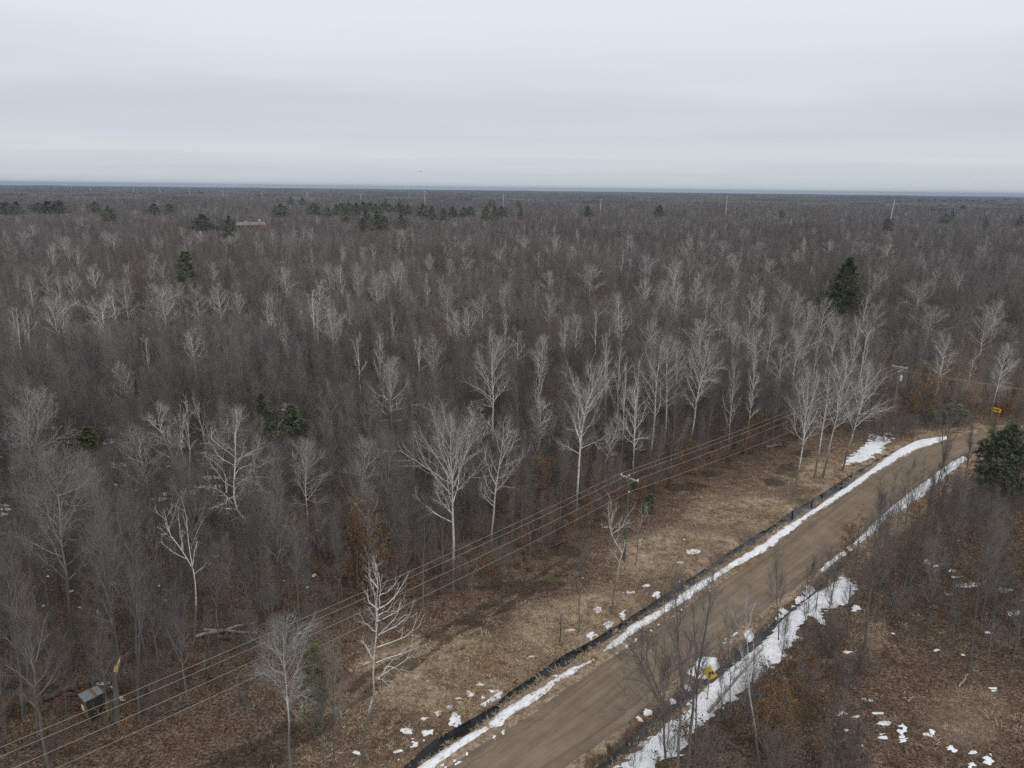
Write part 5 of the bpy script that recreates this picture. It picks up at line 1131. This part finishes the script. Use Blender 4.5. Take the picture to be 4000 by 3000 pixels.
for b_, w_, z_, r_ in ((sb, 2.6, .2, 14), (fb, 2.2, 1.2, 60), (mb, 1.2, .6, 40), (Bb, 1.6, 1.0, 45), (Ab, 1.6, 1.5, 30), ((SHC[0], SHC[1]), 1.6, .3, 10)): TARGETS.append((b_[0], b_[1], w_, z_, r_))
def capped(P, h):
    """lower the trees that stand in front of a tree or thing the photo shows whole"""
    h = h.copy()
    for x, y, hw_, zt, reach in TARGETS:
        dd = math.hypot(x, y); n = np.array([x, y]) / dd; a = dd - P @ n; bb = np.abs(P @ [n[1], -n[0]])
        m = (a > .3) & (a < reach) & (np.abs((P @ [n[1], -n[0]])) < hw_ + 1.2)
        h[m] = np.minimum(h[m], zt + (CAM_H - zt) * a[m] / dd - .4)
    return h
hx, hy = hb[0], hb[1]
def house_gap(P):
    d = np.hypot(hx, hy); n = np.array([hx, hy]) / d; a = P @ n; s = np.abs(P @ [n[1], -n[0]])
    return (a > d - 150) & (a < d + 9) & (s < 17)
KINDS_NEAR = [("brown", 1.0), ("broom", .9), ("brown", .8), ("broom", 1.1), ("slim", 1.2), ("brown", 1.25), ("slim", .9), ("broom", .7), ("brown", .9), ("slim", 1.5), ("brown", 1.1), ("brown", .7)]
near_meshes = []
for i, (k, w) in enumerate(KINDS_NEAR):
    t_, c_, _ = grow(500 + i, 15.0, k, width=w * .95)
    tw = M_REDTWIG if i in (3, 8) else M_TWIG
    near_meshes.append((mk_mesh("trunk", t_, [M_BROWN]), mk_mesh("crown", c_, [M_LIMB, tw]), mk_mesh("whole", [(v, f, 2) for v, f, _s in t_] + c_, [M_LIMB, tw, M_BROWN])))
rngW = np.random.default_rng(7)
P = scatter_pts(rngW, 24, 175, 2.55, 1.15)
P = P[np.hypot(*P.T) < 175 - 45 * rngW.random(len(P)) ** 1.5]; P = P[woodland(P)]; P = P[clear_of(P)]
Q = proj(np.c_[P, np.zeros(len(P))])
hgt = np.where(rngW.random(len(P)) < .42, rngW.uniform(6, 10, len(P)), rngW.uniform(10.5, 15.0, len(P)))
inr = in_poly(Q, RIGHT_WOOD); hgt = np.where(inr, hgt * .86, hgt); sap = in_poly(Q, SAPLINGS); lowr = in_poly(Q, LOWRIGHT); hgt = np.where(lowr, rngW.uniform(3, 6, len(P)), hgt); hgt = np.where(sap, rngW.uniform(4.5, 8.5, len(P)), hgt)
vid = np.where(hgt < 11, rngW.choice([4, 6, 9, 2, 7], len(P)), rngW.choice([0, 1, 2, 3, 5, 7, 8, 10, 11], len(P)))
# keep the foot of the frame open as in the photo: nothing tall right under the viewpoint
d = np.hypot(P[:, 0], P[:, 1]); keep = ~((d < 41.5) & (hgt > 7) & (np.abs(P[:, 0]) < P[:, 1] * .85))
P, Q, hgt, vid, inr, d = P[keep], Q[keep], hgt[keep], vid[keep], inr[keep], d[keep]
hgt = capped(P, hgt); keep = hgt > 2.2; P, Q, hgt, vid, inr, d = P[keep], Q[keep], hgt[keep], vid[keep], inr[keep], d[keep]
zg = ground_z(P) - .1
Qt = proj(np.c_[P, zg + hgt * .75])
inframe = (Qt[:, 0] > 0) & (Qt[:, 0] < 4000) & (Qt[:, 1] < 3000)
order = np.argsort(np.where(inframe, d / hgt ** .5, 1e9))
N_GREY = 272
single = order[:N_GREY]; rest = np.setdiff1d(np.arange(len(P)), single)
grey_items = []
for i in single:
    s = hgt[i] / 15.0
    root = empty("grey_tree", (P[i, 0], P[i, 1], zg[i]), rngW.uniform(0, 6.28), (s * rngW.uniform(.9, 1.15),) * 2 + (s,))
    tr, cr, _ = near_meshes[vid[i]]
    obj("trunk", tr, root); obj("crown", cr, root)
    grey_items.append((root, Qt[i], hgt[i], d[i]))
for root, px, h, dd in grey_items:
    size = "tall" if h > 14.2 else ("full-grown" if h > 11 else ("short" if h < 7.5 else "slim"))
    tag(root, say(size + " bare grey tree", px, None), "bare tree", "grey bare trees of the near wood")

# everything beyond the trees one can count: one object
mid_meshes = [mk_mesh("far_tree", far_tree(700 + i, 15.0, k, 1.3, r), [m[-1], m[1]]) for i, (k, r, m) in enumerate((("brown", .030, GREY_M), ("broom", .030, GREY_M), ("brown", .030, [M_LIMB, M_REDTWIG]), ("slim", .028, GREY_M), ("broom", .032, GREY_M), ("pale", .030, PALE_M), ("vase", .030, PALE_M)))]
lo_meshes = [mk_mesh("far_tree", far_tree(750 + i, 15.0, k, .75, r), [m[-1], m[1]]) for i, (k, r, m) in enumerate((("brown", .055, GREY_M), ("broom", .055, GREY_M), ("brown", .055, [M_LIMB, M_REDTWIG]), ("broom", .06, GREY_M), ("pale", .06, PALE_M), ("vase", .06, PALE_M)))]
lib_meshes = [m[2] for m in near_meshes] + mid_meshes + lo_meshes
o_mid, o_lo = len(near_meshes), len(near_meshes) + len(mid_meshes)
pts = [np.c_[P[rest], zg[rest]]]; vids = [vid[rest]]; scl = [hgt[rest] / 15.0]
def band_of(r0, r1, spacing, off, nk, npale, fp, seed, hlo, hhi):
    rg = np.random.default_rng(seed); A = scatter_pts(rg, r0, r1, spacing)
    k = woodland(A, False)
    if r0 < 200: k &= np.hypot(*A.T) > 175 - 45 * rg.random(len(A)) ** .8
    if r0 < 260: k &= woodland(A); k &= clear_of(A, .8, 5.0)
    A = A[k]; h = rg.uniform(hlo, hhi, len(A)); h = h * (1 + .40 * fbm(A[:, 0] * .014, A[:, 1] * .014, seed, 3)); gap = fbm(A[:, 0] * .03, A[:, 1] * .03, seed + 3, 3) > -.20; A, h = A[gap], h[gap]
    h = np.where(rg.random(len(A)) < .25, h * .66, h)
    h = capped(A, np.where(house_gap(A), np.minimum(h, 4.2 + 4.8 * rg.random(len(A)) ** 2), h)); A, h = A[h > 2], h[h > 2]
    v = off + rg.integers(0, nk, len(A)); pal = rg.random(len(A)) < fp * (1 + 1.6 * fbm(A[:, 0] * .006, A[:, 1] * .006, 5, 2)); v = np.where(pal, off + nk + rg.integers(0, npale, len(A)), v)
    pts.append(np.c_[A, np.zeros(len(A)) - .1]); vids.append(v); scl.append(h / 15.0)
band_of(130, 330, 2.9, o_mid, 5, 2, .030, 11, 9.5, 14.4)
band_of(330, 720, 3.7, o_mid, 5, 2, .034, 12, 10, 14.8)
band_of(720, 1600, 4.7, o_lo, 4, 2, .04, 13, 11, 15.5)
pts, vids, scl = np.concatenate(pts), np.concatenate(vids), np.concatenate(scl)
rg = np.random.default_rng(3); wv = rg.uniform(.88, 1.2, len(pts))
wood = scatter("forest", pts, vids, rg.uniform(0, 6.28, len(pts)), np.c_[scl * wv, scl * wv, scl], library("tree_shapes", lib_meshes), rg.normal(0, .03, (len(pts), 2)))
tag(wood, "the mass of bare grey woods stretching away behind the nearer trees", None, None, 'stuff')
# far wood: whole stands as one shape
def stand(seed, size, n, rad, hm, blades):
    rg = np.random.default_rng(seed); c = np.c_[rg.uniform(-size / 2, size / 2, (n, 2)), np.zeros(n)]
    h = hm * rg.uniform(.72, 1.18, n); out = []
    for mi, sel in ((0, rg.random(n) < .90), (1, None)):
        s = sel if sel is not None else ~last
        last = s; cc, hh = c[s], h[s]; m = len(cc)
        if m == 0: continue
        k = blades; cr = np.repeat(cc, k, 0); hr = np.repeat(hh, k)
        a = rg.random(m * k) * 6.28; w = rg.uniform(.1, .26, m * k) * hr
        p0 = cr + np.c_[np.cos(a) * w * .2, np.sin(a) * w * .2, hr * rg.uniform(.35, .6, m * k)]
        p1 = cr + np.c_[np.cos(a) * w, np.sin(a) * w, hr * (1 - .28 * (w / (.26 * hr)) ** 2)]
        PP = np.stack([p0, (p0 + p1) / 2, p1], 1); RR = np.repeat(np.array([[rad * .6, rad, rad * .5]]), m * k, 0)
        v, f = ribbons(PP, RR); out.append((v, f, 1 if mi == 0 else 2))
        tr = np.stack([cc, cc + np.c_[np.zeros((m, 2)), hh * .6]], 1); v, f = ribbons(tr, np.full((m, 2), rad * .9)); out.append((v, f, 0 if mi == 0 else 2))
    return mk_mesh("stand", out, [M_BROWN, M_TWIG, M_PALETWIG], False)
stands = [stand(40 + i, 74, 170, .16, 14.5, 12) for i in range(4)] + [stand(50 + i, 250, 900, .42, 14.5, 7) for i in range(3)]
SP, SV = [], []
rg = np.random.default_rng(8)
A = scatter_pts(rg, 1560, 4200, 66, .80); SP.append(A); SV.append(rg.integers(0, 4, len(A)))
A = scatter_pts(rg, 4100, 10200, 225, .80); SP.append(A); SV.append(4 + rg.integers(0, 3, len(A)))
SP, SV = np.concatenate(SP), np.concatenate(SV)
hz_ = 1 + .30 * fbm(SP[:, 0] * .0016, SP[:, 1] * .0016, 4, 3) + .12 * rg.normal(size=len(SP))
fw = scatter("far_forest", np.c_[SP, np.zeros(len(SP))], SV, rg.uniform(0, 6.28, len(SP)), np.c_[np.ones(len(SP)), np.ones(len(SP)), np.clip(hz_, .7, 1.5)], library("stand_shapes", stands))
tag(fw, "far woods fading to a blue-grey horizon", None, None, 'stuff')

# ------------------------------------------------------------------ undergrowth, grass
und = [mk_mesh("shrub", shrub_pieces(60 + i, h, st, sp), [M_TWIG if i % 3 else M_REDTWIG]) for i, (h, st, sp) in enumerate(((3.2, 9, .3), (2.6, 11, .45), (4.2, 7, .22), (2.0, 12, .5), (3.6, 8, .3)))]
scrub = []
for i in range(2):
    pcs = shrub_pieces(80 + i, 1.3, 9, .5, 6); rg = np.random.default_rng(80 + i)
    ends = np.concatenate([p[0][rg.random(len(p[0])) < .10] for p in pcs[1:]])
    lv = leaves_at(rg, ends, .07, 1, .08, 1)
    scrub.append(mk_mesh("scrub", [p for p in pcs] + [lv], [M_REDTWIG, M_OAK], False))
rg = np.random.default_rng(9)
A = scatter_pts(rg, 40, 165, 1.9); QA = proj(np.c_[A, np.zeros(len(A))])
dra, pra = seg_dist(A, road_c); off_road = dra > np.interp(pra, np.arange(len(road_hw)), road_hw) + 2.2
wd, _ = seg_dist(A, line(EDGE)); inw = in_poly(QA, BIGEDGE); inright = in_poly(QA, RIGHT_WOOD)
low_right = in_poly(QA, [(2420, 3000), (2600, 2850), (2900, 2700), (3060, 2560), (3330, 2480), (3400, 2640), (3430, 2800), (3380, 3200), (2300, 3200)])
verge = in_poly(QA, [(2700, 2700), (2960, 2400), (3200, 2180), (3480, 1930), (3760, 1720), (3800, 1800), (3500, 2050), (3300, 2260), (3050, 2480)])
prob = np.where(inw, np.where(wd < 6, .95, .80), .0); prob = np.where(inright, .42, prob); prob = np.where(low_right, .9, prob); prob = np.where(verge, .40, prob)
far_bush = in_poly(QA, [(3380, 1640), (3750, 1620), (3820, 1690), (3560, 1730), (3400, 1740), (3280, 1720)]); prob = np.where(far_bush, .8, prob)
bank = in_poly(QA, [(3420, 1800), (3560, 1700), (3640, 1700), (3480, 1820)]); prob = np.where(bank, .9, prob)
k = (rg.random(len(A)) < prob) & off_road & (np.hypot(*A.T) > 41)
A, QA, wd, inw, low_right = A[k], QA[k], wd[k], inw[k], low_right[k]
v = rg.integers(0, 5, len(A)); edge_scrub = (inw & (wd < 7) & (rg.random(len(A)) < .75)) | (low_right & (rg.random(len(A)) < .35)); v = np.where(edge_scrub, 5 + rg.integers(0, 2, len(A)), v)
s = rg.uniform(.55, 1.15, len(A)) * np.where(low_right, 1.15, 1)
sh = scatter("undergrowth", np.c_[A, ground_z(A) - .05], v, rg.uniform(0, 6.28, len(A)), np.c_[s, s, s], library("shrub_shapes", und + scrub))
tag(sh, "thin leafless undergrowth and rust-leaved scrub on the wood floor", None, None, 'stuff')
def tuft(seed, n, h, lean):
    rg = np.random.default_rng(seed); a = rg.random(n) * 6.28; r = rg.random(n) ** .5 * .35
    b0 = np.c_[np.cos(a) * r, np.sin(a) * r, np.zeros(n)]; d_ = np.c_[np.cos(a + rg.normal(0, .8, n)) * lean, np.sin(a + rg.normal(0, .8, n)) * lean, rg.uniform(.25, 1, n)]
    L = h * rg.uniform(.5, 1.3, (n, 1)); PP = np.stack([b0, b0 + d_ * L * .55, b0 + d_ * L - [0, 0, 1] * L * .25], 1)
    v, f = ribbons(PP, np.repeat(np.array([[.018, .016, .006]]), n, 0)); return mk_mesh("tuft", [(v, f, 0)], [M_GRASS], False)
tufts = [tuft(i, 34, .34, .9) for i in range(4)] + [tuft(10 + i, 30, .22, 1.3) for i in range(3)]
A = scatter_pts(rg, 40, 150, .55)
iu = np.clip(np.searchsorted(ax, A[:, 0]), 0, nx - 1); iv = np.clip(np.searchsorted(ay, A[:, 1]), 0, ny - 1); gi_ = iv * nx + iu
pg = grass[gi_] * (1 - wet[gi_] * .8); dra, pra = seg_dist(A, road_c)
k = (rg.random(len(A)) < pg * .95) & (dra > np.interp(pra, np.arange(len(road_hw)), road_hw) + .35) & (fbm(A[:, 0] * .5, A[:, 1] * .5, 66) > -.12)
dd1, pp1 = seg_dist(A, ditch_c); k &= dd1 > np.interp(pp1, np.arange(len(ditch_hw)), ditch_hw) * .80
A = A[k]; s = rg.uniform(.6, 1.25, len(A))
gr = scatter("grass", np.c_[A, ground_z(A) - .02], rg.integers(0, 7, len(A)), rg.uniform(0, 6.28, len(A)), np.c_[s, s, s], library("tuft_shapes", tufts))
tag(gr, "matted dry tan grass of the clearing and road verges", None, None, 'stuff')

# ------------------------------------------------------------------ air
HZ = 1.0
GX = max(abs(ax[0]), abs(ax[-1]), abs(ay[0]), abs(ay[-1])) + 50
hv = box(0, 0, 26, GX * 2, GX * 2, 60)
hm_ = bpy.data.materials.new("air_haze"); hm_.use_nodes = True; t = hm_.node_tree; t.nodes.clear()
pv = t.nodes.new("ShaderNodeVolumePrincipled"); pv.inputs['Color'].default_value = (.34, .44, .58, 1); pv.inputs['Density'].default_value = 1.1e-4; pv.inputs['Anisotropy'].default_value = 0.0
mo = t.nodes.new("ShaderNodeOutputMaterial"); t.links.new(pv.outputs[0], mo.inputs['Volume'])
tag(obj("haze", mk_mesh("haze", [(hv[0], hv[1], 0)], [hm_], False)), "thin bluish haze over the far woods", None, None, 'stuff')

# labels that came out equal: say which is nearer to the landmark, nearest first
same = {}
for o in COL.objects:
    if 'category' in o and o.parent is None: same.setdefault(o['label'], []).append(o)
for lab, os_ in same.items():
    if len(os_) < 2 or ' the ' not in lab: continue
    words_ = ("nearest", "second nearest", "third nearest", "fourth nearest", "fifth nearest", "sixth nearest", "seventh nearest", "eighth nearest", "ninth nearest", "tenth nearest")
    nick = next((l for l in LAND if lab.endswith(l[0])), None)
    if nick is None: continue
    def dist_px(o):
        q = proj(np.array(o.location) + [0, 0, 11]); return math.hypot(q[0] - nick[1], q[1] - nick[2])
    for k, o in enumerate(sorted(os_, key=dist_px)):
        w = words_[k] if k < len(words_) else "further"
        for cut in (lab, lab.replace(' pale bare tree', ' pale tree').replace(' bare grey tree', ' grey tree').replace(' with rust-brown leaves', ' in rust leaf'), lab.replace(' young oak with rust-brown leaves', ' rusty oak').replace('young oak with rust-brown leaves', 'rusty oak')):
            if len((w + " " + cut).split()) <= 16: o['label'] = w + " " + cut; break
for o in COL.objects:
    if 'label' in o and len(o['label'].split()) > 16: o['label'] = o['label'].replace('young oak with rust-brown leaves', 'rusty oak').replace(' bare ', ' ')
